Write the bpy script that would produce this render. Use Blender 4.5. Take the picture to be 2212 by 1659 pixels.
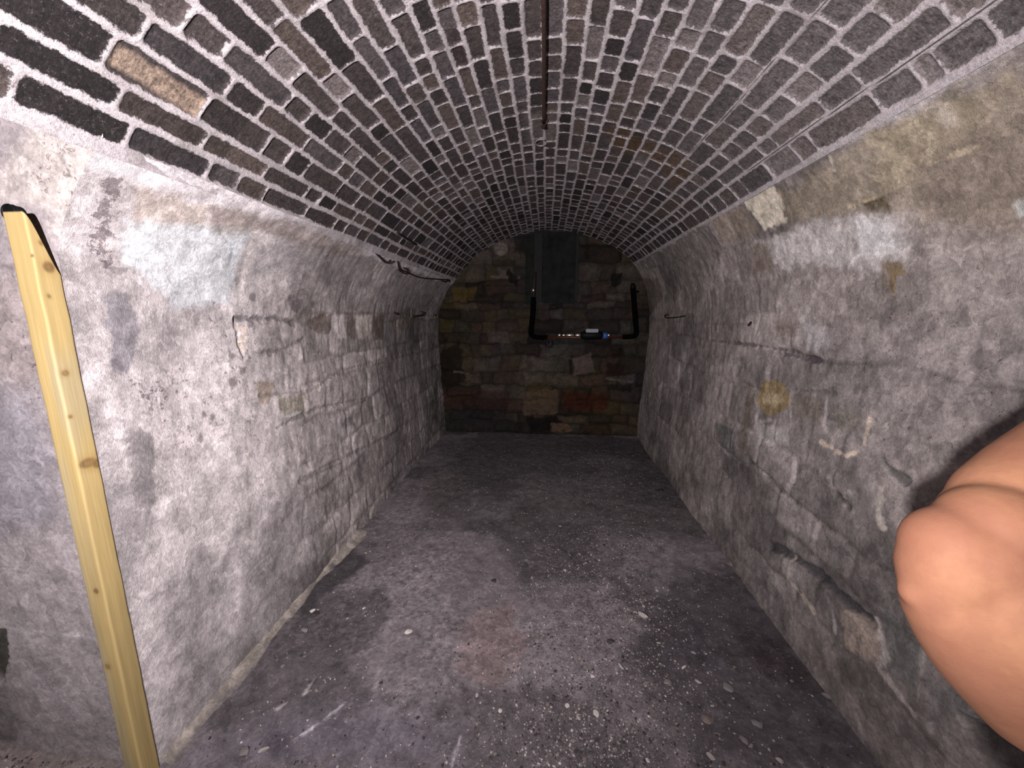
import bpy, math, random
import numpy as np
from mathutils import Vector, Matrix
scene = bpy.context.scene
for o in list(bpy.data.objects): bpy.data.objects.remove(o)
C = scene.collection
PI = math.pi

# ---------------------------------------------------------------- camera, light, exposure
F, CX, CY = 831.0, 1106.0, 829.5          # focal length and centre for 2212 x 1659
H = 1.6                                    # eye height
YAW, PITCH = math.radians(5.009), math.radians(10.199)
fwd = np.array([-math.sin(YAW)*math.cos(PITCH), math.cos(YAW)*math.cos(PITCH), -math.sin(PITCH)])
rgt = np.array([math.cos(YAW), math.sin(YAW), 0.0])
upv = np.cross(rgt, fwd)
CAM = np.array([0.0, 0.0, H])
cd = bpy.data.cameras.new('camera'); cam = bpy.data.objects.new('camera', cd); C.objects.link(cam)
cam.location = CAM
cam.rotation_euler = (math.radians(90)-PITCH, 0, YAW)
cd.sensor_width = 36.0; cd.lens = F/2212*36.0; cd.clip_start = 0.02
scene.camera = cam
vs = scene.view_settings
vs.view_transform = 'Standard'; vs.look = 'None'; vs.gamma = 1; vs.use_curve_mapping = False
vs.exposure = 0.0
world = bpy.data.worlds.new('world'); scene.world = world; world.use_nodes = True
world.node_tree.nodes['Background'].inputs[0].default_value = (0.5, 0.55, 0.7, 1)
world.node_tree.nodes['Background'].inputs[1].default_value = 0.02
def spot(name, loc, target, energy, angle, blend, radius, color):
    ld = bpy.data.lights.new(name, 'SPOT'); ld.energy = energy; ld.spot_size = math.radians(angle)
    ld.spot_blend = blend; ld.shadow_soft_size = radius; ld.color = color
    lo = bpy.data.objects.new(name, ld); C.objects.link(lo); lo.location = loc
    lo.rotation_euler = (Vector(target)-Vector(loc)).to_track_quat('-Z', 'Y').to_euler()
    return lo
spot('torch_light', (-0.28, -0.29, 1.66), (-0.60, 1.45, 1.95), 480, 168, 1.0, 0.012, (1.0, 0.935, 0.935))

# ---------------------------------------------------------------- numeric helpers
def ray(px, py): return rgt*(px-CX)/F + upv*(CY-py)/F + fwd
def lin(r, g, b):
    c = np.array([r, g, b])/255.0
    return np.where(c <= 0.04045, c/12.92, ((c+0.055)/1.055)**2.4)
def hsh(ix, iy, seed):
    h = (ix.astype(np.int64)*374761393 + iy.astype(np.int64)*668265263 + seed*1274126177) & 0xffffffff
    h = ((h ^ (h >> 13))*1274126177) & 0xffffffff
    h = ((h ^ (h >> 16))*2246822519) & 0xffffffff
    return ((h ^ (h >> 15)) & 0xffffff)/float(0xffffff)
def vn(x, y, seed=0):
    x = np.asarray(x, float); y = np.asarray(y, float)
    ix = np.floor(x); iy = np.floor(y); fx = x-ix; fy = y-iy
    fx = fx*fx*(3-2*fx); fy = fy*fy*(3-2*fy)
    a = hsh(ix, iy, seed); b = hsh(ix+1, iy, seed); c = hsh(ix, iy+1, seed); d = hsh(ix+1, iy+1, seed)
    return (a*(1-fx)+b*fx)*(1-fy) + (c*(1-fx)+d*fx)*fy
def fbm(x, y, seed=0, n=4):                # 0..1, centred on 0.5
    t = 0; w = 0; a = 1.0
    for k in range(n):
        t = t + a*vn(x*2**k+17.3*k, y*2**k-9.1*k, seed+k*7); w += a; a *= 0.55
    return t/w
def sst(a, b, x):
    t = np.clip((x-a)/(b-a), 0, 1); return t*t*(3-2*t)
def polydist(px, py, poly):                # signed distance, positive inside
    P = np.asarray(poly, float); n = len(P)
    d = np.full(px.shape, 1e9); inside = np.zeros(px.shape, bool)
    for i in range(n):
        ax, ay = P[i]; bx, by = P[(i+1) % n]
        ex, ey = bx-ax, by-ay
        t = np.clip(((px-ax)*ex+(py-ay)*ey)/(ex*ex+ey*ey+1e-12), 0, 1)
        d = np.minimum(d, (px-ax-t*ex)**2+(py-ay-t*ey)**2)
        c = ((ay > py) != (by > py)) & (px < (bx-ax)*(py-ay)/((by-ay) if by != ay else 1e-9)+ax)
        inside ^= c
    d = np.sqrt(d); return np.where(inside, d, -d)
def linedist(px, py, pts):
    d = np.full(px.shape, 1e9)
    for (ax, ay), (bx, by) in zip(pts[:-1], pts[1:]):
        ex, ey = bx-ax, by-ay
        t = np.clip(((px-ax)*ex+(py-ay)*ey)/(ex*ex+ey*ey+1e-12), 0, 1)
        d = np.minimum(d, (px-ax-t*ex)**2+(py-ay-t*ey)**2)
    return np.sqrt(d)

# ---------------------------------------------------------------- the vault section (x, z), left floor -> crown -> right floor
KEY = [(-1.375,-0.03),(-1.385,0.4),(-1.41,0.9),(-1.43,1.35),(-1.40,1.68),(-1.30,1.90),(-1.165,2.06),(-1.0,2.24),(-0.80,2.40),(-0.45,2.555),
       (-0.03,2.635),(0.40,2.58),(0.72,2.465),(0.95,2.33),(1.085,2.20),(1.20,2.02),(1.275,1.80),(1.30,1.55),(1.285,1.15),(1.255,0.7),(1.225,0.3),(1.215,-0.03)]
def catmull(K, n=40):
    K = np.array(K); K = np.vstack([2*K[0]-K[1], K, 2*K[-1]-K[-2]]); out = []
    for i in range(1, len(K)-2):
        p0, p1, p2, p3 = K[i-1:i+3]
        for k in range(n):
            t = k/n
            out.append(0.5*((2*p1)+(-p0+p2)*t+(2*p0-5*p1+4*p2-p3)*t*t+(-p0+3*p1-3*p2+p3)*t**3))
    out.append(K[-2]); return np.array(out)
PR = catmull(KEY)
PS = np.concatenate([[0], np.cumsum(np.hypot(*(PR[1:]-PR[:-1]).T))]); STOT = PS[-1]
_t = np.gradient(PR, axis=0); _t /= np.hypot(_t[:,0], _t[:,1])[:,None]
PN = np.stack([_t[:,1], -_t[:,0]], 1)      # points into the room
def prof(s): return np.interp(s, PS, PR[:,0]), np.interp(s, PS, PR[:,1])
def profn(s): return np.interp(s, PS, PN[:,0]), np.interp(s, PS, PN[:,1])
def hit(px, py):                           # the point of the shell seen there: (Y, s)
    d = ray(px, py); dx, dz = d[0], d[2]
    A = PR[:-1]-np.array([0, H]); E = PR[1:]-PR[:-1]
    den = dx*E[:,1]-dz*E[:,0]; den = np.where(abs(den) < 1e-12, 1e-12, den)
    t = (A[:,0]*E[:,1]-A[:,1]*E[:,0])/den; u = (A[:,0]*dz-A[:,1]*dx)/den
    ok = np.where((u >= -1e-6) & (u <= 1+1e-6) & (t > 0))[0]
    if len(ok) == 0: return None
    k = ok[0]; return t[k]*d[1], PS[k]+u[k]*(PS[k+1]-PS[k])
YB = 5.05; YJ = 1.01                       # back wall, jamb of the side recess
def onplaneY(px, py, Y): d = ray(px, py); p = CAM+d*Y/d[1]; return p[0], p[2]
def onfloor(px, py, z=0.0): d = ray(px, py); p = CAM+d*(z-H)/d[2]; return p[0], p[1]

# ---------------------------------------------------------------- object helpers
def link(name, me, mat=None, parent=None, loc=None):
    o = bpy.data.objects.new(name, me); C.objects.link(o)
    if mat: me.materials.append(mat)
    if parent: o.parent = parent
    if loc is not None: o.location = loc
    return o
def tag(o, label=None, cat=None, group=None, kind=None):
    if label: o['label'] = label
    if cat: o['category'] = cat
    if group: o['group'] = group
    if kind: o['kind'] = kind
    return o
def grid_mesh(name, V, shape, flip=False, attrs=None, cols=None, smooth=True):
    nu, nv = shape
    me = bpy.data.meshes.new(name)
    idx = np.arange(nu*nv).reshape(nu, nv)
    a, b, c, d = idx[:-1,:-1].ravel(), idx[1:,:-1].ravel(), idx[1:,1:].ravel(), idx[:-1,1:].ravel()
    q = np.stack([a, d, c, b] if flip else [a, b, c, d], 1)
    me.vertices.add(nu*nv); me.vertices.foreach_set('co', V.astype(np.float32).ravel())
    me.loops.add(q.size); me.loops.foreach_set('vertex_index', q.astype(np.int32).ravel())
    me.polygons.add(len(q)); me.polygons.foreach_set('loop_start', (np.arange(len(q))*4).astype(np.int32))
    me.update(calc_edges=True)
    me.polygons.foreach_set('use_smooth', np.full(len(q), smooth))
    for k, v in (attrs or {}).items():
        at = me.attributes.new(k, 'FLOAT', 'POINT'); at.data.foreach_set('value', v.astype(np.float32).ravel())
    for k, v in (cols or {}).items():
        at = me.color_attributes.new(k, 'FLOAT_COLOR', 'POINT')
        v4 = np.concatenate([np.clip(v, 0, 1).reshape(-1, 3), np.ones((nu*nv, 1))], 1)
        at.data.foreach_set('color', v4.astype(np.float32).ravel())
    return me
def axis_steps(stops):                     # [(y0, step), (y1, step), ... (yend, None)]
    out = []
    for (a, st), (b, _) in zip(stops[:-1], stops[1:]):
        n = max(1, int(round((b-a)/st))); out += [a+(b-a)*k/n for k in range(n)]
    return np.array(out+[stops[-1][0]])

class Paint:                               # colour and relief over a surface with coordinates (u, v) in metres
    def __init__(s, U, V, conv, base):
        s.U, s.V, s.conv = U, V, conv
        s.col = np.ones(U.shape+(3,))*np.asarray(base); s.disp = np.zeros(U.shape)
        s.mold = np.full(U.shape, 0.12)+0.25*(fbm(U*2.6, V*2.6, 191, 3)-0.5)
        s.nz = fbm(U*9, V*9, 91, 5)-0.5; s.nf = fbm(U*38, V*38, 92, 4)-0.5
    def pts(s, P, metric):
        if metric: return [tuple(p) for p in P]
        return [q for q in (s.conv(*p) for p in P) if q is not None]
    def _apply(s, m, sl, color, alpha, disp, mul, mold=0.0):
        if mold: s.mold[sl] = np.maximum(s.mold[sl], m*mold); return
        a = (m*alpha)[..., None]; c = s.col[sl]
        if mul is not None: s.col[sl] = c*(1-a+a*np.asarray(mul))
        elif color is not None: s.col[sl] = c*(1-a)+a*np.asarray(color)
        if disp: s.disp[sl] += m*disp
    def _sl(s, P, pad):
        P = np.array(P); u0, v0 = P.min(0)-pad; u1, v1 = P.max(0)+pad
        iu = np.where((s.U[:,0] >= u0) & (s.U[:,0] <= u1))[0]; iv = np.where((s.V[0] >= v0) & (s.V[0] <= v1))[0]
        if len(iu) == 0 or len(iv) == 0: return None
        return (slice(iu[0], iu[-1]+1), slice(iv[0], iv[-1]+1))
    def poly(s, P, color=None, alpha=1.0, soft=0.007, rough=0.035, fine=0.020, disp=0.0, mul=None, metric=False, mold=0.0):
        P = s.pts(P, metric)
        if len(P) < 3: return
        sl = s._sl(P, soft+rough+0.02)
        if sl is None: return
        d = polydist(s.U[sl], s.V[sl], P) + rough*2*s.nz[sl] + fine*2*s.nf[sl]
        s._apply(sst(-soft, soft, d), sl, color, alpha, disp, mul, mold)
    def line(s, P, w=0.006, color=None, alpha=1.0, soft=0.006, rough=0.014, fine=0.012, disp=0.0, mul=None, metric=False):
        P = s.pts(P, metric)
        if len(P) < 2: return
        sl = s._sl(P, w+soft+rough+0.02)
        if sl is None: return
        d = w - linedist(s.U[sl], s.V[sl], P) + rough*2*s.nz[sl] + fine*2*s.nf[sl]
        s._apply(sst(-soft, soft, d), sl, color, alpha, disp, mul)
    def ell(s, c, rx, ry, ang=0, **k):     # pixel ellipse
        n = 12; P = [(c[0]+rx*math.cos(t)*math.cos(ang)-ry*math.sin(t)*math.sin(ang), c[1]+rx*math.cos(t)*math.sin(ang)+ry*math.sin(t)*math.cos(ang)) for t in [2*PI*i/n for i in range(n)]]
        s.poly(P, **k)

def stones(U, V, seed, heights, lmin, lmax, wob=0.03, v0=0.0):
    """irregular coursed rubble: edge distance and a random number for each stone"""
    u = U + wob*2*(fbm(U*5, V*5, seed+3, 3)-0.5); v = V + wob*1.6*(fbm(U*4, V*4, seed+5, 3)-0.5)
    edges = [v0]; rnd = random.Random(seed)
    while edges[-1] < V.max()+0.2: edges.append(edges[-1]+rnd.choice(heights)*rnd.uniform(0.85, 1.15))
    edges = np.array(edges); row = np.clip(np.searchsorted(edges, v)-1, 0, len(edges)-2)
    dv = np.minimum(v-edges[row], edges[row+1]-v)
    du = np.zeros_like(u); rid = np.zeros_like(u); lo = U.min()-1.0; hi = U.max()+1.0
    for r in range(len(edges)-1):
        m = row == r
        if not m.any(): continue
        js = [lo]
        while js[-1] < hi: js.append(js[-1]+rnd.uniform(lmin, lmax))
        js = np.array(js); uu = u[m]; k = np.clip(np.searchsorted(js, uu)-1, 0, len(js)-2)
        du[m] = np.minimum(uu-js[k], js[k+1]-uu); rid[m] = hsh(k.astype(float), np.full(k.shape, float(r)), seed)
    r0 = 0.03; both = (du < r0) & (dv < r0)
    d = np.where(both, r0-np.hypot(r0-np.clip(du,0,r0), r0-np.clip(dv,0,r0)), np.minimum(du, dv))
    return d, rid

# ---------------------------------------------------------------- material helpers
def new_mat(name):
    m = bpy.data.materials.new(name); m.use_nodes = True
    return m, m.node_tree, m.node_tree.nodes['Principled BSDF']
def N(nt, t, **k):
    n = nt.nodes.new(t)
    for a, v in k.items(): setattr(n, a, v)
    return n
def noise(nt, scale, detail=4, rough=0.55, vec=None, dist=0.0):
    n = N(nt, 'ShaderNodeTexNoise'); n.inputs['Scale'].default_value = scale; n.inputs['Detail'].default_value = detail
    n.inputs['Roughness'].default_value = rough; n.inputs['Distortion'].default_value = dist
    if vec is not None: nt.links.new(vec, n.inputs['Vector'])
    return n.outputs['Fac']
def mrange(nt, x, a, b, c=0.0, d=1.0, smooth=False):
    n = N(nt, 'ShaderNodeMapRange'); n.clamp = True
    if smooth: n.interpolation_type = 'SMOOTHSTEP'
    nt.links.new(x, n.inputs[0])
    for i, v in enumerate((a, b, c, d)): n.inputs[i+1].default_value = v
    return n.outputs[0]
def math_n(nt, op, a, b):
    n = N(nt, 'ShaderNodeMath', operation=op)
    for i, v in enumerate((a, b)):
        if isinstance(v, (int, float)): n.inputs[i].default_value = v
        else: nt.links.new(v, n.inputs[i])
    return n.outputs[0]
def mixc(nt, fac, a, b, blend='MIX'):
    n = N(nt, 'ShaderNodeMix', data_type='RGBA', blend_type=blend)
    for sock, v in ((n.inputs[0], fac), (n.inputs[6], a), (n.inputs[7], b)):
        if isinstance(v, (int, float)): sock.default_value = v
        elif isinstance(v, (tuple, list, np.ndarray)): sock.default_value = tuple(v)[:3]+(1,)
        else: nt.links.new(v, sock)
    return n.outputs[2]
def grey(nt, x):
    n = N(nt, 'ShaderNodeCombineColor')
    for i in range(3): nt.links.new(x, n.inputs[i])
    return n.outputs[0]
def objvec(nt, sc=(1,1,1)):
    tc = N(nt, 'ShaderNodeTexCoord')
    if sc == (1,1,1): return tc.outputs['Object']
    mp = N(nt, 'ShaderNodeMapping'); mp.inputs['Scale'].default_value = sc; nt.links.new(tc.outputs['Object'], mp.inputs[0])
    return mp.outputs[0]
def bump(nt, b, h, strength, dist):
    n = N(nt, 'ShaderNodeBump'); n.inputs['Strength'].default_value = strength; n.inputs['Distance'].default_value = dist
    nt.links.new(h, n.inputs['Height']); nt.links.new(n.outputs[0], b.inputs['Normal']); return n
def plain(name, col, rough=0.6, metal=0.0, var=0.25, sc=60, bmp=0.0, spec=0.4):
    m, nt, b = new_mat(name); b.inputs['Specular IOR Level'].default_value = spec; v = objvec(nt)
    f = mrange(nt, noise(nt, sc, 4, 0.6, v), 0.3, 0.7, 1-var, 1+var)
    nt.links.new(mixc(nt, 1.0, tuple(col), grey(nt, f), 'MULTIPLY'), b.inputs['Base Color'])
    b.inputs['Roughness'].default_value = rough; b.inputs['Metallic'].default_value = metal
    if bmp: bump(nt, b, noise(nt, sc*2, 4, 0.6, v), 0.6, bmp)
    return m
def plaster_mat(name, streak=0.25, speck=0.5, bscale=0.004, rough=0.95, stretch=(70, 22, 12)):
    m, nt, b = new_mat(name); v = objvec(nt)
    at = N(nt, 'ShaderNodeAttribute', attribute_name='col')
    n1 = noise(nt, 14, 8, 0.62, v, 0.3); n2 = noise(nt, 90, 6, 0.65, v); n3 = noise(nt, 340, 3, 0.6, v)
    ns = noise(nt, 1.0, 6, 0.65, objvec(nt, stretch))
    f = math_n(nt, 'MULTIPLY', mrange(nt, n1, 0.3, 0.7, 0.74, 1.22), mrange(nt, n2, 0.3, 0.7, 0.80, 1.18))
    f = math_n(nt, 'MULTIPLY', f, mrange(nt, n3, 0.3, 0.7, 0.90, 1.08))
    f = math_n(nt, 'MULTIPLY', f, mrange(nt, ns, 0.3, 0.7, 1-streak*0.8, 1+streak*0.5))
    nv = N(nt, 'ShaderNodeTexNoise'); nv.inputs['Scale'].default_value = 16; nv.inputs['Detail'].default_value = 5; nt.links.new(v, nv.inputs['Vector'])
    sc_ = N(nt, 'ShaderNodeVectorMath', operation='SCALE'); sc_.inputs['Scale'].default_value = 0.11; nt.links.new(nv.outputs['Color'], sc_.inputs[0])
    ad = N(nt, 'ShaderNodeVectorMath', operation='ADD'); nt.links.new(v, ad.inputs[0]); nt.links.new(sc_.outputs[0], ad.inputs[1])
    for vscale, a_, b_ in ((20, 0.86, 1.12), (62, 0.86, 1.12)):
        vo = N(nt, 'ShaderNodeTexVoronoi'); vo.inputs['Scale'].default_value = vscale; nt.links.new(ad.outputs[0], vo.inputs['Vector'])
        sx_ = N(nt, 'ShaderNodeSeparateColor'); nt.links.new(vo.outputs['Color'], sx_.inputs[0])
        f = math_n(nt, 'MULTIPLY', f, mrange(nt, sx_.outputs[0], 0.1, 0.9, a_, b_))
    c = mixc(nt, 1.0, at.outputs['Color'], grey(nt, f), 'MULTIPLY')
    md = N(nt, 'ShaderNodeAttribute', attribute_name='mold').outputs['Fac']
    mm = math_n(nt, 'ADD', math_n(nt, 'MULTIPLY', noise(nt, 48, 7, 0.72, v, 0.4), 1.0), math_n(nt, 'MULTIPLY', md, 0.32))
    sp = mrange(nt, mm, 0.69, 0.745, 0, 1, True)
    c = mixc(nt, math_n(nt, 'MULTIPLY', sp, speck), c, mixc(nt, 1.0, c, (0.30, 0.265, 0.28), 'MULTIPLY'))
    w = math_n(nt, 'MULTIPLY', mrange(nt, noise(nt, 55, 6, 0.7, v, 0.5), 0.57, 0.66, 0, 1, True), 0.6)
    c = mixc(nt, w, c, mixc(nt, 1.0, c, (1.3, 1.3, 1.32), 'MULTIPLY'))
    nt.links.new(c, b.inputs['Base Color']); b.inputs['Roughness'].default_value = rough
    b.inputs['Specular IOR Level'].default_value = 0.2
    h = math_n(nt, 'ADD', math_n(nt, 'MULTIPLY', n2, 0.5), math_n(nt, 'ADD', math_n(nt, 'MULTIPLY', ns, 0.35), math_n(nt, 'MULTIPLY', n3, 0.35)))
    bump(nt, b, h, 0.8, bscale)
    return m

M_wall = plaster_mat('limewashed_stone', 0.20, 0.75, 0.007)
M_jamb = plaster_mat('grey_plaster', 0.05, 0.75, 0.003, stretch=(20, 20, 20))
M_back = plaster_mat('rubble_stone', 0.15, 0.6, 0.01, stretch=(14, 20, 25))
M_soil = plaster_mat('trodden_dirt', 0.05, 0.5, 0.006, stretch=(12, 12, 12))

# ---------------------------------------------------------------- brick vault
LONG = [[(440,387),(352,362)],[(435,332),(565,387)],[(453,284),(585,352)],[(554,258),(630,321)],[(580,223),(681,299),(752,352)],[(681,243),(759,301)],
 [(780,272),(817,308),(852,350)],[(802,232),(850,291),(895,350)],[(843,224),(874,263),(928,334),(967,380)],[(900,235),(930,285),(969,350),(997,395)],
 [(934,235),(954,256),(984,311),(1010,361),(1028,395)],[(965,204),(982,241),(1004,285),(1025,334),(1049,391)],[(1004,211),(1015,241),(1030,276),(1045,311),(1058,350),(1073,391)],
 [(1036,206),(1049,241),(1067,291),(1080,334),(1093,384)],[(1071,209),(1080,232),(1091,272),(1104,308),(1108,339),(1114,387)],[(1108,215),(1114,248),(1123,295),(1132,339),(1136,384)],
 [(1138,213),(1145,250),(1151,302),(1154,341),(1158,387)],[(1176,330),(1178,374)],[(1207,206),(1204,276),(1202,330),(1201,384)],[(1245,204),(1234,272),(1229,319),(1225,374)],
 [(1279,211),(1268,265),(1258,321),(1249,374)],[(1318,213),(1312,239),(1301,269),(1288,308),(1277,361)],[(1355,211),(1342,250),(1331,282),(1318,321),(1301,374)],
 [(1392,217),(1377,254),(1362,291),(1338,343),(1325,378)],[(1431,228),(1410,263),(1386,315),(1368,348),(1349,382)],[(1481,217),(1451,274),(1438,300),(1405,334),(1390,361),(1525,153)],
 [(1527,232),(1490,282),(1457,321),(1431,356),(1583,156),(1632,100)],[(1570,243),(1542,274),(1516,304),(1490,339),(1457,374),(1609,199),(1657,148),(1702,100)],
 [(1594,287),(1687,199),(1740,145),(1791,100),(1518,358)],[(1662,290),(1753,209),(1829,150),(1905,100),(1572,365)],[(1692,323),(1791,247),(1867,199),(1956,130),(1994,100)],
 [(1811,318),(1895,257),(1956,219),(2060,158)]]
JS = np.array([np.mean([hit(*p)[1] for p in L]) for L in LONG])
# keep the courses in order and not thinner than a brick can be
SL, SR = JS[0], JS[-1]
HEADS = {1:[(277,304),(451,375),(514,402),(570,428),(658,469),(722,490)],2:[(253,216),(443,306),(575,370),(662,420)],3:[(230,128),(442,243),(580,314),(625,344),(666,367),(737,408)],
 4:[(310,78),(493,199),(562,251),(666,311),(739,362)],5:[(395,57),(486,118),(628,216),(672,250),(704,299),(749,329)],6:[(581,121),(641,172),(732,246),(767,282),(817,339)],
 7:[(608,47),(712,165),(752,211),(811,276),(828,302),(869,350)],8:[(813,224),(865,282),(919,350)],27:[(1634,138),(1586,186),(1528,262)],28:[(1767,44),(1713,138),(1611,227),(1581,275)],
 29:[(1915,54),(1827,115),(1748,163),(1700,216),(1652,257)],30:[(2033,20),(1842,166),(1773,229),(1675,310)],31:[(2016,125),(1963,151),(1890,224),(1748,302)]}
random.seed(5)
HJ = []
for r in range(len(JS)-1):
    known = sorted(y for y in (hit(*p)[0] for p in HEADS.get(r+1, [])))
    js = list(known); rnd = random.Random(100+r)
    def step(): return rnd.choice([0.225, 0.215, 0.19, 0.115, 0.11, 0.105, 0.13, 0.15])*rnd.uniform(0.93, 1.07)
    if not js: js = [1.2+rnd.uniform(0, 0.2)]
    y = js[0]
    while y > -1.1: y -= (0.235 if y > 0.75 and known and r < 9 else step()); js.insert(0, y)
    y = js[-1]
    while y < YB+0.3: y += step(); js.append(y)
    HJ.append(np.array(js))

def build_vault():
    y = axis_steps([(-0.8, 0.05), (0.5, 0.007), (2.6, 0.0085), (YB+0.01, None)])
    s = np.concatenate([[SL-0.030], np.linspace(SL-0.025, SR+0.012, 440), [SR+0.016]])
    Y, S = np.meshgrid(y, s, indexing='ij')
    # every long joint wanders a little along its way
    k = np.arange(len(JS)); row = np.clip(np.searchsorted(JS, S.ravel())-1, 0, len(JS)-2).reshape(S.shape)
    def edge(i): return JS[i] + 0.010*(vn(Y*2.2, i*3.7+0*Y, 3)-0.5) + 0.006*(vn(Y*9, i*1.3+0*Y, 4)-0.5)
    row = np.where(S > edge(np.clip(row+1, 0, len(JS)-1)), row+1, row); row = np.where(S < edge(np.clip(row, 0, None)), row-1, row)
    inside = (row >= 0) & (row < len(JS)-1); row = np.clip(row, 0, len(JS)-2)
    wj = 0.0055+0.0035*vn(Y*3, S*9, 8)+0.004*sst(0.25, 0.05, S-SL)+0.003*sst(0.6, 0.1, SR-S)
    dv = np.minimum(S-edge(row), edge(row+1)-S)-wj
    du = np.zeros_like(Y); bid = np.zeros_like(Y)
    Yw = Y+0.010*(vn(S*14, row*5.1, 12)-0.5)
    for r in range(len(JS)-1):
        m = row == r
        if not m.any(): continue
        js = HJ[r]; yy = Yw[m]; q = np.clip(np.searchsorted(js, yy)-1, 0, len(js)-2)
        du[m] = np.minimum(yy-js[q], js[q+1]-yy); bid[m] = hsh(q.astype(float), np.full(q.shape, float(r)), 77)
    du -= 0.0045+0.003*vn(Y*5, S*6, 9)+0.002*sst(2.0, 3.5, Y)
    r0 = 0.013; both = (du < r0) & (dv < r0)
    d = np.where(both, r0-np.hypot(r0-du, r0-dv), np.minimum(du, dv))
    d = np.where(inside, d, -0.02)
    lump = (fbm(Y*22, S*22, 31, 3)-0.5)*0.005
    face = sst(-0.004, 0.007, d)
    disp = -0.007*face*(0.4+1.1*bid) + lump*0.8 + 0.012*(fbm(Y*1.6, S*1.6, 40, 2)-0.5)
    # smeared mortar along the two springings
    sm = sst(0.02, -0.03, S-SL)*0.015 + sst(0.02, -0.015, SR-S)*0.008
    disp += sm*fbm(Y*12, S*12, 44, 3)
    b2 = hsh(np.floor(bid*9973), np.floor(bid*977), 5)
    dark = lin(56,49,49); warm = lin(70,61,58); cool = lin(63,57,59); black = lin(37,32,33); pale = lin(94,86,86)
    col = np.ones(Y.shape+(3,))*dark
    def put(lo, hi, c):
        m = (bid >= lo) & (bid < hi); col[m] = c
    put(0.0, 0.14, black); put(0.30, 0.52, warm); put(0.52, 0.72, cool); put(0.93, 1.0, pale)
    col *= (0.8+0.45*b2)[..., None]
    # brick faces on the near left are darker, those on the right are greyer with old limewash
    near_dark = np.where((row < 4) & (bid < 0.75) & (Y < 1.35), 0.45, 0.0); col *= (1-near_dark)[..., None]
    wash = sst(0.9, 0.3, SR-S)*sst(3.6, 1.8, Y)*0.33; col = col*(1-wash[..., None])+wash[..., None]*lin(118,112,113)
    P = Paint(Y, S, hit, (0,0,0)); P.col = col
    P.poly([(232,136),(262,100),(450,222),(430,262)], color=lin(122,106,94), alpha=0.85, rough=0.004, fine=0.004)
    P.poly([(1300,290),(1330,272),(1400,310),(1480,345),(1500,400),(1450,400),(1400,340),(1340,335)], color=lin(78,58,38), alpha=0.6, soft=0.02, rough=0.03)
    P.poly([(1130,250),(1200,240),(1196,310),(1140,310)], color=lin(104,97,92), alpha=0.45, soft=0.03)
    P.poly([(960,70),(1000,72),(1020,150),(985,160)], color=lin(40,28,30), alpha=0.7, soft=0.01, rough=0.01)
    x, z = prof(S); nx, nz = profn(S)
    V = np.stack([x+nx*disp, Y, z+nz*disp], -1)
    crk = np.zeros(Y.shape)
    for i_, y1 in ((27, 2.6), (30, 2.4), (14, 1.3)):
        wob = 0.010*(fbm(Y*6, Y*0+i_, 66, 3)-0.5)
        crk = np.maximum(crk, sst(0.0055, 0.0, np.abs(S-edge(np.full(Y.shape, i_))-wob))*sst(y1, y1-0.3, Y)*sst(0.25, 0.5, vn(Y*4, Y*0+i_, 67)+0.25))
    me = grid_mesh('ceiling', V, Y.shape, flip=True, attrs={'edge': d*100, 'crack': crk, 'speck': 0.25+0.5*wash/0.33+0.35*b2}, cols={'col': P.col})
    m, nt, b = new_mat('vault_brick'); v = objvec(nt)
    ed = N(nt, 'ShaderNodeAttribute', attribute_name='edge').outputs['Fac']; ac = N(nt, 'ShaderNodeAttribute', attribute_name='col').outputs['Color']
    sp = N(nt, 'ShaderNodeAttribute', attribute_name='speck').outputs['Fac']
    n1 = noise(nt, 42, 6, 0.7, v, 0.2); n2 = noise(nt, 120, 5, 0.65, v); n3 = noise(nt, 380, 3, 0.6, v)
    e = math_n(nt, 'ADD', ed, math_n(nt, 'MULTIPLY', math_n(nt, 'SUBTRACT', n1, 0.5), 3.2))
    e = math_n(nt, 'ADD', e, math_n(nt, 'MULTIPLY', math_n(nt, 'SUBTRACT', n2, 0.5), 1.2))
    mask = mrange(nt, e, -0.2, 0.35, 0, 1, True)
    st = noise(nt, 1.0, 5, 0.7, objvec(nt, (26, 170, 26)))
    f = math_n(nt, 'MULTIPLY', mrange(nt, n1, 0.3, 0.7, 0.5, 1.6), math_n(nt, 'MULTIPLY', mrange(nt, st, 0.3, 0.7, 0.66, 1.35), mrange(nt, n2, 0.3, 0.7, 0.5, 1.55)))
    bc = mixc(nt, 1.0, ac, grey(nt, f), 'MULTIPLY')
    dust = math_n(nt, 'MULTIPLY', mrange(nt, noise(nt, 130, 5, 0.75, v, 0.3), 0.56, 0.70, 0, 1, True), sp)
    bc = mixc(nt, math_n(nt, 'MULTIPLY', dust, 0.55), bc, lin(150,141,143))
    mort = mixc(nt, mrange(nt, n2, 0.35, 0.7, 0, 1), lin(146,138,141), lin(186,179,183))
    mort = mixc(nt, math_n(nt, 'MULTIPLY', mrange(nt, noise(nt, 7, 4, 0.6, v), 0.52, 0.66, 0, 1), 0.5), mort, lin(112,104,103))
    mort = mixc(nt, mrange(nt, noise(nt, 95, 4, 0.7, v), 0.62, 0.70, 0, 0.6, True), mort, lin(72,67,69))
    ck = N(nt, 'ShaderNodeAttribute', attribute_name='crack').outputs['Fac']
    fin = mixc(nt, mrange(nt, ck, 0.35, 0.8, 0, 0.9), mixc(nt, mask, mort, bc), lin(40,34,30))
    nt.links.new(fin, b.inputs['Base Color']); b.inputs['Roughness'].default_value = 0.92
    b.inputs['Specular IOR Level'].default_value = 0.25
    h = math_n(nt, 'ADD', math_n(nt, 'MULTIPLY', mask, -0.9), math_n(nt, 'ADD', n2, math_n(nt, 'MULTIPLY', n3, 0.5)))
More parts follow.
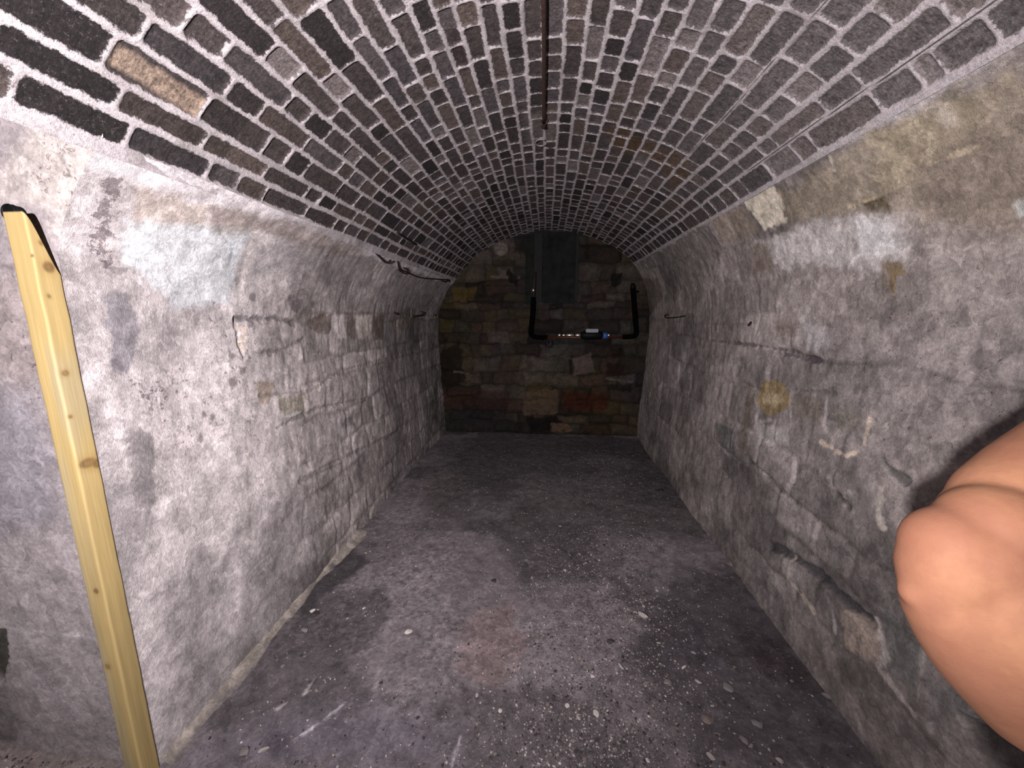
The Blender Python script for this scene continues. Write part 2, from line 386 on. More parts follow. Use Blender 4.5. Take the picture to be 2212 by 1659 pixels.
    bump(nt, b, h, 0.7, 0.004)
    o = link('ceiling', me, m); o['kind'] = 'structure'
    return o
build_vault()

# ---------------------------------------------------------------- side walls
def wall_obj(name, Y, S, P, mat, flip=True, structure=True):
    x, z = prof(S); nx, nz = profn(S)
    V = np.stack([x+nx*P.disp, Y, z+nz*P.disp], -1)
    o = link(name, grid_mesh(name, V, Y.shape, flip=flip, attrs={'mold': P.mold}, cols={'col': P.col}), mat); o['kind'] = 'structure'; return o

def build_left():
    y = axis_steps([(YJ, 0.006), (2.6, 0.009), (YB+0.01, None)]); s = np.linspace(0, SL+0.005, 330)
    Y, S = np.meshgrid(y, s, indexing='ij'); P = Paint(Y, S, hit, lin(202,193,195))
    d, rid = stones(Y, S, 21, [0.16, 0.2, 0.24], 0.16, 0.36, 0.045, v0=-0.03)
    rough = sst(1.65, 2.1, Y+0.5*(fbm(Y*3, S*3, 6, 3)-0.5))*sst(1.82, 1.68, S)      # bare stone beyond the smooth render
    gap = sst(0.02, 0.0, d+0.012*(fbm(Y*14, S*14, 15, 3)-0.5))
    mix = rough[..., None]
    sc = lin(178,168,168)*(0.70+0.48*rid)[..., None]*(1-0.18*sst(2.2, 3.4, Y))[..., None]  # stone colour also dimmed with depth, painting in the light's falloff
    sc = sc*(0.75+0.5*fbm(Y*11, S*7, 174, 4))[..., None]*(1-0.30*gap*sst(0.25, 0.6, fbm(Y*4, S*4, 71, 3)))[..., None]
    P.col = P.col*(1-mix)+sc*mix
    rag = 0.3+0.9*sst(0.35, 0.6, fbm(Y*3.1, S*3.1, 171, 3)); P.disp = rough*(0.007*rag*sst(-0.004, 0.03, d+0.02*(fbm(Y*16, S*16, 172, 4)-0.5))*(0.1+1.2*rid)-0.005) + rough*0.010*(fbm(Y*26, S*13, 173, 4)-0.5) + 0.014*(fbm(Y*6, S*6, 61, 4)-0.5) + 0.03*(fbm(Y*1.4, S*1.4, 62, 2)-0.5)
    xw, _ = prof(S); P.disp = P.disp*sst(1.0, 1.25, Y)+np.clip(-1.366-xw, 0, 1)*sst(1.45, 1.02, Y)
    up = sst(1.62, 1.75, S)*sst(1.9, 2.2, Y); P.col = P.col*(1-0.75*up[..., None])+0.75*up[..., None]*lin(168,158,158)  # ribbed render on the haunch
    P.disp += up*0.004*(fbm(Y*40, S*6, 63, 2)-0.5)
    band = fbm(Y*2.2, S*2.2, 33, 4); P.col *= (0.82+0.36*band)[..., None]
    # dark blotches, denser with depth: torch falloff painted into the wall colour
    P.col *= (1-0.30*sst(0.46, 0.54, fbm(Y*2, S*2, 177, 5)+0.06*sst(1.9, 2.4, Y)-0.06))[..., None]
    falloff_blotch = sst(0.44, 0.56, fbm(Y*1.5, S*1.5, 277, 5)+0.07*sst(3.0, 3.6, Y)-0.05); P.col *= (1-0.32*falloff_blotch)[..., None]
    smear = sst(0.0, 0.03, S-(SL-0.05-0.09*fbm(Y*4, Y*0, 176, 4)))[..., None]*0.85; P.col = P.col*(1-smear)+smear*lin(205,198,202)
    # marks
    P.poly([(272,478),(545,492),(520,560),(500,655),(370,665),(310,600),(262,560)], color=lin(204,206,211), alpha=0.92, soft=0.015, rough=0.02)
    P.line([(548,495),(527,600),(515,670)], w=0.012, color=lin(212,205,203), alpha=0.7)
    P.line([(500,530),(494,565)], w=0.008, color=lin(120,140,150), alpha=0.6, soft=0.01)
    P.poly([(450,440),(560,455),(700,505),(790,540),(780,560),(640,520),(520,500),(455,490)], color=lin(132,116,106), alpha=0.62, soft=0.02, rough=0.05)
    P.poly([(285,395),(440,440),(440,480),(290,470)], color=lin(186,172,164), alpha=0.7, soft=0.02, rough=0.03)
    P.poly([(205,395),(262,380),(270,430),(240,480),(250,560),(215,600),(200,520),(195,450)], mold=0.85, soft=0.03, rough=0.03, fine=0.02); P.poly([(225,395),(262,385),(268,430),(235,460),(225,430)], mold=1.5, soft=0.03)
    P.line([(330,385),(300,440),(292,490)], w=0.004, color=lin(150,138,132), alpha=0.6)
    P.poly([(195,630),(262,628),(272,680),(268,760),(236,800),(205,790)], color=lin(128,124,130), alpha=0.85, soft=0.01, rough=0.015)
    P.poly([(235,920),(310,935),(322,990),(300,1110),(262,1085)], color=lin(132,126,128), alpha=0.85, soft=0.012, rough=0.02)
    P.poly([(250,810),(380,820),(375,870),(300,900),(255,870)], mold=0.62, soft=0.04, rough=0.05)
    P.poly([(300,770),(420,800),(450,900),(420,1000),(350,1000),(300,900)], mold=0.40, soft=0.06, rough=0.06); P.poly([(430,620),(600,650),(560,950),(420,950)], mold=0.36, soft=0.06)
    P.line([(500,985),(420,1040),(350,1085)], w=0.02, color=lin(214,206,208), alpha=0.6, soft=0.02)
    P.line([(550,700),(528,820),(535,1000),(540,1160)], w=0.006, color=lin(150,140,132), alpha=0.5, soft=0.01)
    P.poly([(560,830),(590,830),(585,870),(560,880)], color=lin(152,134,110), alpha=0.6, soft=0.01)
    P.line([(508,690),(600,688),(640,700)], w=0.012, color=lin(96,92,96), alpha=0.75, soft=0.01, disp=-0.012)
    P.line([(505,690),(515,740),(525,770)], w=0.008, color=lin(110,98,92), alpha=0.7, disp=-0.008)
    P.line([(525,765),(620,755),(660,730)], w=0.010, color=lin(120,112,112), alpha=0.6, disp=-0.006)
    P.poly([(512,700),(535,700),(532,760),(518,755)], color=lin(226,210,200), alpha=0.8, soft=0.008)
    P.poly([(660,682),(715,680),(712,722),(668,715)], color=lin(104,92,84), alpha=0.8, soft=0.01)
    P.poly([(718,680),(745,680),(748,735),(722,738)], color=lin(206,194,196), alpha=0.85, soft=0.01)
    P.poly([(748,676),(766,676),(766,735),(750,735)], color=lin(110,98,92), alpha=0.8, soft=0.01)
    P.poly([(768,680),(802,680),(803,728),(770,732)], color=lin(210,198,192), alpha=0.8, soft=0.01)
    P.poly([(804,680),(828,680),(828,735),(806,735)], color=lin(98,86,80), alpha=0.8, soft=0.01)
    P.poly([(850,684),(890,686),(888,715),(852,712)], color=lin(112,100,92), alpha=0.6, soft=0.015)
    P.line([(640,700),(660,678),(830,676),(960,684)], w=0.010, color=lin(110,98,92), alpha=0.5, soft=0.01)
    P.poly([(600,860),(655,850),(662,885),(625,905),(602,895)], color=lin(150,142,130), alpha=0.8, soft=0.01)
    P.line([(598,860),(606,905),(650,890)], w=0.007, color=lin(208,204,206), alpha=0.7)
    P.line([(560,855),(670,845),(740,800),(850,770)], w=0.007, color=lin(106,100,98), alpha=0.5, disp=-0.006)
    P.line([(600,925),(650,900),(690,880),(790,860)], w=0.010, color=lin(110,104,104), alpha=0.5, disp=-0.006)
    P.poly([(735,915),(760,890),(765,920),(740,925)], color=lin(72,68,70), alpha=0.6, soft=0.015)
    P.line([(740,1000),(650,1040),(700,1010),(860,930)], w=0.010, color=lin(84,80,82), alpha=0.55, soft=0.012, disp=-0.006)
    P.poly([(625,640),(655,650),(645,668),(625,660)], color=lin(90,80,84), alpha=0.7, soft=0.008)
    for c in [(545,640),(540,700),(495,770),(500,830),(455,900),(437,892),(430,950),(520,800),(585,760)]:
        P.ell(c, 7, 9, color=lin(104,94,98), alpha=0.7, soft=0.006, rough=0.01)
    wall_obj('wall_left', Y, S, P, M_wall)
    # jamb and the rest of the side recess
    x = np.linspace(-2.45, -1.352, 150); z = np.linspace(-0.03, 2.5, 300)
    X, Z = np.meshgrid(x, z, indexing='ij'); Pj = Paint(X, Z, lambda px, py: onplaneY(px, py, YJ), lin(146,138,141))
    Pj.col *= (0.80+0.40*fbm(X*3, Z*3, 81, 4))[..., None]
    Pj.disp = 0.02*(fbm(X*5, Z*5, 82, 4)-0.5)
    Pj.poly([(-60,230),(0,240),(120,330),(230,430),(230,600),(180,580),(60,440),(-60,420)], color=lin(168,160,156), alpha=0.75, soft=0.03, rough=0.05)
    Pj.poly([(-40,250),(60,300),(150,400),(150,470),(60,420),(-40,360)], mold=0.52, soft=0.04, rough=0.04); Pj.poly([(-40,560),(120,600),(130,900),(-40,880)], mold=0.30, soft=0.06)
    Pj.line([(-60,575),(60,576),(190,590)], w=0.004, color=lin(118,106,108), alpha=0.7)
    Pj.poly([(20,600),(90,620),(130,800),(60,830),(-60,760)], color=lin(134,122,121), alpha=0.6, soft=0.04, rough=0.06)
    Pj.poly([(-60,850),(60,860),(130,980),(90,1150),(-60,1180)], color=lin(124,121,130), alpha=0.6, soft=0.05, rough=0.08)
    Pj.line([(-60,1350),(40,1363),(170,1372)], w=0.007, color=lin(172,166,168), alpha=0.8)
    Pj.line([(178,1512),(240,1545)], w=0.005, color=lin(180,168,166), alpha=0.8)
    Pj.poly([(-100,1330),(5,1365),(20,1400),(18,1470),(-100,1480)], color=lin(64,62,58), alpha=0.95, soft=0.008, rough=0.02, disp=-0.03)
    Pj.poly([(-100,1470),(22,1480),(40,1540),(60,1600),(-100,1640)], color=lin(104,98,96), alpha=0.7, soft=0.02, rough=0.04)
    edge_x = np.interp(Z, PR[:np.argmax(PR[:,1]),1], PR[:np.argmax(PR[:,1]),0])
    edge_x = np.where(Z > 2.06, -1.165, np.maximum(edge_x, -1.366))+0.0005
    Xe = -2.45+(X+2.45)/(X.max()+2.45)*(edge_x+2.45)
    V = np.stack([Xe, YJ-Pj.disp*sst(0, 0.1, edge_x-Xe), Z], -1)
    me = grid_mesh('wall_recess', V, X.shape, flip=False, attrs={'mold': Pj.mold}, cols={'col': Pj.col})
    o = link('wall_recess', me, M_jamb); o['kind'] = 'structure'
    # side and soffit of the recess
    for nm, A, B, Cc, D in (('wall_recess_side', (-2.45,-0.8,-0.03), (-2.45,YJ,-0.03), (-2.45,YJ,2.5), (-2.45,-0.8,2.5)),
                            ('ceiling_recess', (-1.19,-0.8,2.045), (-1.19,YJ,2.045), (-2.45,YJ,2.49), (-2.45,-0.8,2.49))):
        u, v = np.meshgrid(np.linspace(0,1,40), np.linspace(0,1,40), indexing='ij')
        A, B, Cc, D = map(np.array, (A, B, Cc, D)); u = u[..., None]; v = v[..., None]
        V = (A*(1-u)+B*u)*(1-v)+(D*(1-u)+Cc*u)*v
        o = link(nm, grid_mesh(nm, V, (40, 40), flip=False, cols={'col': np.ones((40,40,3))*lin(130,122,120)}), M_jamb); o['kind'] = 'structure'
build_left()

def build_right():
    y = axis_steps([(-0.8, 0.05), (0.85, 0.0065), (2.6, 0.009), (YB+0.01, None)]); s = np.linspace(SR-0.005, STOT, 380)
    Y, S = np.meshgrid(y, s, indexing='ij'); P = Paint(Y, S, hit, lin(160,151,148))
    T = STOT-S                                     # height along the wall
    rag = 0.2+0.9*sst(0.35, 0.6, fbm(Y*2.6, S*2.6, 181, 3))
    d, rid = stones(Y, T, 55, [0.17, 0.21, 0.25], 0.18, 0.40, 0.05, v0=-0.04)
    rough = 0.35+0.65*sst(0.35, 0.6, fbm(Y*1.7, S*1.7, 16, 3)); rough *= sst(1.75, 1.5, T)
    rough = np.maximum(rough, 0.45*sst(2.0, 2.6, Y))
    gap = sst(0.018, 0.0, d+0.014*(fbm(Y*14, S*14, 15, 3)-0.5))
    sign = sst(0.42, 0.58, fbm(Y*2.3, S*2.3, 18, 3))   # some joints pale with lime, some dark and open
    sc = lin(152,144,143)*(0.76+0.44*rid)[..., None]
    sc = sc*(0.75+0.5*fbm(Y*10, S*7, 184, 4))[..., None]*(1-(0.32*gap*(1-sign)))[..., None]; g = (0.35*gap*sign*rag)[..., None]; sc = sc*(1-g)+g*lin(200,190,186)
    mix = rough[..., None]; P.col = P.col*(1-mix)+sc*mix
    P.disp = rough*(0.009*rag*sst(-0.004, 0.03, d+0.02*(fbm(Y*16, S*16, 182, 4)-0.5))*(0.1+1.2*rid)-0.005) + 0.008*(fbm(Y*24, S*13, 183, 4)-0.5) + 0.014*(fbm(Y*6, S*6, 61, 4)-0.5) + 0.03*(fbm(Y*1.4, S*1.4, 64, 2)-0.5)
    P.col *= (0.80+0.40*fbm(Y*2.4, S*2.4, 35, 4))[..., None]
    P.col *= (1-0.25*sst(0.46, 0.54, fbm(Y*2, S*2, 187, 5)+0.05*sst(1.9, 2.4, Y)-0.06))[..., None]
    falloff_blotch = sst(0.44, 0.56, fbm(Y*1.5, S*1.5, 287, 5)+0.08*sst(2.6, 3.4, Y)-0.04); P.col *= (1-0.36*falloff_blotch)[..., None]  # these and the blotches above paint light falloff towards the far end
    smear = sst(0.0, 0.02, (SR+0.015+0.05*fbm(Y*5, Y*0, 186, 4)**2)-S)[..., None]*0.8; P.col = P.col*(1-smear)+smear*lin(176,170,172)
    P.poly([(1750,600),(2212,560),(2212,950),(1900,1000),(1700,900)], mold=0.30, soft=0.08)
    # olive weathering under the bricks
    P.poly([(1890,300),(2000,240),(2212,130),(2300,400),(2212,520),(2000,470),(1880,470),(1700,480),(1680,420)], color=lin(146,134,118), alpha=0.75, soft=0.03, rough=0.06)
    P.poly([(1900,280),(2060,190),(2120,260),(2040,360),(1900,420)], color=lin(158,146,124), alpha=0.6, soft=0.05, rough=0.08)
    P.poly([(1980,330),(2212,230),(2300,500),(2100,540),(1990,480)], color=lin(128,116,108), alpha=0.55, soft=0.05, rough=0.06)
    P.poly([(1850,435),(1900,425),(1930,445),(1915,465),(1870,460)], color=lin(70,58,36), alpha=0.8, soft=0.015, rough=0.04, fine=0.03)
    P.poly([(1603,435),(1665,403),(1700,480),(1652,500),(1640,480)], color=lin(216,206,190), alpha=0.9, soft=0.008, rough=0.02)
    P.poly([(1530,470),(1600,445),(1640,500),(1600,530),(1560,520)], color=lin(144,130,118), alpha=0.7, soft=0.02)
    P.poly([(1610,530),(1700,500),(1760,480),(1850,460),(1940,470),(1950,560),(1860,580),(1740,575),(1640,560)], color=lin(204,198,198), alpha=0.75, soft=0.03, rough=0.07, fine=0.03)
    P.poly([(1830,470),(1910,470),(1930,540),(1860,550)], color=lin(216,214,216), alpha=0.8, soft=0.03, rough=0.05)
    P.poly([(1620,530),(1660,520),(1670,580),(1630,590)], color=lin(118,104,90), alpha=0.7, soft=0.02, rough=0.03)
    P.poly([(1912,568),(1948,566),(1950,590),(1935,600),(1940,650),(1925,650),(1918,600)], color=lin(128,108,78), alpha=0.8, soft=0.008, rough=0.012)
    P.line([(1903,570),(1908,640)], w=0.006, color=lin(126,114,100), alpha=0.7)
    P.poly([(2170,440),(2212,430),(2280,470),(2212,500),(2180,480)], color=lin(190,192,190), alpha=0.8, soft=0.01, rough=0.03)
    P.line([(2110,318),(2060,340),(1980,365)], w=0.004, color=lin(200,184,160), alpha=0.7)
    P.line([(2010,280),(2000,350)], w=0.004, color=lin(180,170,150), alpha=0.6)
    P.line([(1790,340),(1802,368)], w=0.004, color=lin(206,196,180), alpha=0.8)
    P.line([(1830,450),(1930,410),(2000,370),(2020,300)], w=0.004, color=lin(190,176,150), alpha=0.6)
    P.poly([(2000,240),(2040,225),(2060,270),(2040,280)], color=lin(196,186,176), alpha=0.6, soft=0.02, rough=0.04)
    P.line([(1690,600),(1760,590),(1900,560),(2212,500)], w=0.005, color=lin(130,120,118), alpha=0.4)
    # yellowish round stone and its neighbours
    P.ell((1667,860), 36, 38, color=lin(140,122,92), alpha=0.95, soft=0.008, rough=0.012)
    P.ell((1664,862), 20, 14, color=lin(186,170,140), alpha=0.85, soft=0.02, rough=0.01)
    P.line([(1628,830),(1632,910),(1680,905)], w=0.008, color=lin(178,170,168), alpha=0.6)
    P.poly([(1610,830),(1625,830),(1615,980),(1600,960)], color=lin(98,86,70), alpha=0.5, soft=0.015)
    P.poly([(1708,850),(1766,862),(1768,915),(1712,900)], color=lin(124,114,104), alpha=0.7, soft=0.012)
    P.line([(1700,835),(1705,920)], w=0.006, color=lin(190,180,178), alpha=0.7)
    P.line([(1780,850),(1775,920),(1800,950)], w=0.007, color=lin(192,184,182), alpha=0.7)
    P.poly([(1800,880),(1860,890),(1855,940),(1805,930)], color=lin(128,122,112), alpha=0.6, soft=0.012)
    P.line([(1878,905),(1868,970),(1830,985),(1770,955)], w=0.010, color=lin(214,198,180), alpha=0.85)
    P.poly([(1630,920),(1700,925),(1700,960),(1640,965)], color=lin(190,184,184), alpha=0.6, soft=0.015, rough=0.03)
    P.line([(1532,620),(1534,735),(1620,745),(1690,755),(1765,775)], w=0.008, color=lin(88,80,84), alpha=0.75, soft=0.008, disp=-0.01)
    P.line([(1690,765),(1770,780)], w=0.012, color=lin(84,76,82), alpha=0.7, disp=-0.01)
    P.line([(1700,840),(1800,850)], w=0.006, color=lin(98,90,92), alpha=0.6, disp=-0.006)
    P.line([(1775,600),(1730,690),(1715,750)], w=0.006, color=lin(190,182,180), alpha=0.6)
    P.poly([(1730,690),(1780,700),(1790,750),(1740,755)], color=lin(188,182,184), alpha=0.65, soft=0.02, rough=0.03)
    P.poly([(1665,690),(1715,680),(1720,720),(1690,740)], color=lin(126,112,104), alpha=0.55, soft=0.02)
    P.poly([(1545,920),(1580,915),(1590,980),(1560,985)], color=lin(96,98,98), alpha=0.7, soft=0.015)
    P.line([(1542,905),(1540,950),(1575,985)], w=0.006, color=lin(166,156,150), alpha=0.6)
    P.line([(1540,905),(1585,925),(1582,975)], w=0.006, color=lin(160,150,146), alpha=0.6)
    P.line([(1540,1080),(1530,1160)], w=0.01, color=lin(166,156,150), alpha=0.5)
    P.line([(1618,995),(1650,1020),(1680,1060),(1640,1010)], w=0.008, color=lin(78,78,80), alpha=0.6, disp=-0.008)
    P.line([(1905,990),(1930,1020),(1960,1040)], w=0.014, color=lin(84,84,84), alpha=0.75, disp=-0.012)
    P.line([(1810,1070),(1835,1095)], w=0.014, color=lin(70,70,70), alpha=0.7, disp=-0.012)
    P.line([(1908,1060),(1900,1110),(1912,1140)], w=0.012, color=lin(206,196,188), alpha=0.85)
    P.line([(1660,1180),(1700,1195),(1760,1235),(1810,1280),(1880,1340)], w=0.020, color=lin(70,68,72), alpha=0.8, soft=0.012, rough=0.02, disp=-0.02)
    P.line([(1710,1200),(1700,1250),(1760,1320)], w=0.010, color=lin(196,182,172), alpha=0.8)
    P.poly([(1815,1315),(1850,1325),(1905,1370),(1915,1420),(1880,1440),(1830,1390)], color=lin(176,160,150), alpha=0.8, soft=0.012, rough=0.02, disp=0.006)
    P.line([(1800,1320),(1805,1365)], w=0.010, color=lin(200,192,190), alpha=0.8)
    P.line([(1895,1340),(1925,1420),(1900,1440)], w=0.010, color=lin(206,196,192), alpha=0.7)
    P.line([(1900,1440),(1960,1520),(1975,1540)], w=0.010, color=lin(196,184,180), alpha=0.7)
    P.line([(2000,1410),(1985,1520)], w=0.006, color=lin(180,176,170), alpha=0.7)
    P.poly([(1920,1330),(1990,1400),(1985,1510),(1930,1440)], color=lin(104,106,106), alpha=0.6, soft=0.02)
    P.poly([(2080,1545),(2140,1560),(2212,1600),(2260,1700),(2150,1690),(2095,1600)], color=lin(58,52,52), alpha=0.92, soft=0.012, rough=0.02, disp=-0.05)
    P.poly([(2000,1480),(2090,1480),(2212,1560),(2212,1590),(2090,1540),(2010,1560)], color=lin(112,112,116), alpha=0.5, soft=0.03)
    P.line([(1400,690),(1530,700),(1620,700)], w=0.006, color=lin(110,100,96), alpha=0.5)
    P.line([(1395,580),(1450,570),(1495,550)], w=0.006, color=lin(84,76,76), alpha=0.45)
    P.poly([(1385,600),(1420,600),(1430,640),(1400,690)], color=lin(70,52,40), alpha=0.5, soft=0.02)
    for a0, w0 in [((1455,520),(1490,600)),((1500,500),(1540,600)),((1430,540),(1460,610)),((1745,520),(1755,600)),((1560,590),(1570,680)),((1510,600),(1530,680)),((1480,610),(1500,680))]:
        P.line([a0, w0], w=0.005, color=lin(176,168,164), alpha=0.5)
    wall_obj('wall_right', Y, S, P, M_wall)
build_right()

# ---------------------------------------------------------------- back wall
def build_back():
    x = np.linspace(-1.6, 1.45, 310); z = np.linspace(-0.03, 2.75, 285)
    X, Z = np.meshgrid(x, z, indexing='ij'); P = Paint(X, Z, lambda px, py: onplaneY(px, py, YB), lin(100,84,76))
    d, rid = stones(X, Z, 9, [0.10, 0.15, 0.2], 0.14, 0.46, 0.06)
    r2 = hsh(np.floor(rid*997), np.floor(rid*7919), 3)
    pal = np.array([lin(92,79,70), lin(80,71,66), lin(94,82,64), lin(88,71,65), lin(84,80,77), lin(104,94,88), lin(66,57,54)])
    P.col = pal[np.clip((rid*7).astype(int), 0, 6)]*(0.75+0.5*r2)[..., None]
    gap = sst(0.018, 0.0, d+0.014*(fbm(X*14, Z*14, 15, 3)-0.5)); P.col *= (1-0.5*gap)[..., None]
    P.disp = 0.03*sst(0, 0.05, d)*(0.3+rid)-0.02+0.02*(fbm(X*9, Z*9, 5, 4)-0.5)
    P.col *= (0.7+0.6*fbm(X*4, Z*4, 25, 4))[..., None]
    P.poly([(1035,515),(1120,510),(1125,560),(1060,560)], color=lin(118,104,100), alpha=0.5)
    P.ell((1082,538), 16, 12, color=lin(170,160,156), alpha=0.85)
    P.line([(1060,598),(1120,600)], w=0.012, color=lin(150,130,125), alpha=0.8)
    P.line([(1000,617),(1125,617)], w=0.008, color=lin(60,46,40), alpha=0.8)
    P.poly([(1098,585),(1118,600),(1115,615),(1100,608)], color=lin(30,26,26), alpha=0.9, disp=-0.03)
    P.poly([(975,620),(1030,620),(1025,650),(978,650)], color=lin(118,98,58), alpha=0.7)
    P.poly([(940,770),(990,740),(1005,830),(960,840),(935,800)], color=lin(44,36,34), alpha=0.85, soft=0.02, disp=-0.03)
    P.line([(980,804),(1010,806)], w=0.01, color=lin(140,128,124), alpha=0.8)
    P.poly([(960,840),(1100,845),(1100,880),(960,885)], color=lin(84,56,50), alpha=0.7, soft=0.03)
    P.poly([(1125,845),(1205,842),(1208,895),(1130,895)], color=lin(124,104,92), alpha=0.85, soft=0.012)
    P.poly([(1215,848),(1315,850),(1310,885),(1215,885)], color=lin(92,46,34), alpha=0.85, soft=0.015)
    P.poly([(1190,745),(1230,745),(1235,800),(1190,805)], color=lin(100,100,90), alpha=0.7, soft=0.02)
    P.poly([(1235,775),(1275,765),(1285,805),(1240,812)], color=lin(142,124,118), alpha=0.8, soft=0.012)
    P.poly([(1228,775),(1238,778),(1236,808),(1229,805)], color=lin(38,30,30), alpha=0.9)
    P.poly([(1318,752),(1350,750),(1350,775),(1320,772)], color=lin(56,38,34), alpha=0.85)
    P.poly([(1312,785),(1350,785),(1348,812),(1312,812)], color=lin(56,38,34), alpha=0.85)
    P.line([(1310,818),(1365,825)], w=0.012, color=lin(150,132,126), alpha=0.7)
    P.poly([(1310,830),(1365,830),(1362,845),(1312,842)], color=lin(48,44,36), alpha=0.8)
    P.poly([(1040,745),(1060,745),(1060,768),(1040,768)], color=lin(120,104,70), alpha=0.5)
    P.poly([(1140,905),(1200,900),(1230,925),(1150,935)], color=lin(34,30,30), alpha=0.85, soft=0.02, disp=-0.02)
    P.poly([(1190,915),(1225,915),(1235,930),(1195,930)], color=lin(150,118,108), alpha=0.7)
    P.poly([(950,885),(1110,890),(1110,945),(945,945)], color=lin(66,60,58), alpha=0.8, soft=0.03)
    P.poly([(1050,715),(1100,715),(1100,742),(1055,742)], color=lin(130,116,108), alpha=0.6)
    P.poly([(1322,590),(1345,590),(1340,620),(1320,620)], color=lin(30,26,24), alpha=0.85, disp=-0.02)
    P.poly([(1110,510),(1145,505),(1140,555),(1110,545)], color=lin(50,46,46), alpha=0.7)
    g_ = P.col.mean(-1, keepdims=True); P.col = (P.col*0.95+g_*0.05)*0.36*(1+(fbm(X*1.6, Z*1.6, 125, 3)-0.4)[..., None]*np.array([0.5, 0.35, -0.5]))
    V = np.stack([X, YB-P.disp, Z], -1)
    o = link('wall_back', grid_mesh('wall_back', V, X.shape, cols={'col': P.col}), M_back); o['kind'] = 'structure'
    # wall behind the viewer closes the cellar
    xs = np.linspace(-2.6, 1.5, 30); zs = np.linspace(-0.03, 2.8, 30); X, Z = np.meshgrid(xs, zs, indexing='ij')
    V = np.stack([X, X*0-0.8, Z], -1)
    o = link('wall_front', grid_mesh('wall_front', V, X.shape, flip=True, cols={'col': np.ones(X.shape+(3,))*lin(110,102,100)}), M_jamb); o['kind'] = 'structure'
build_back()

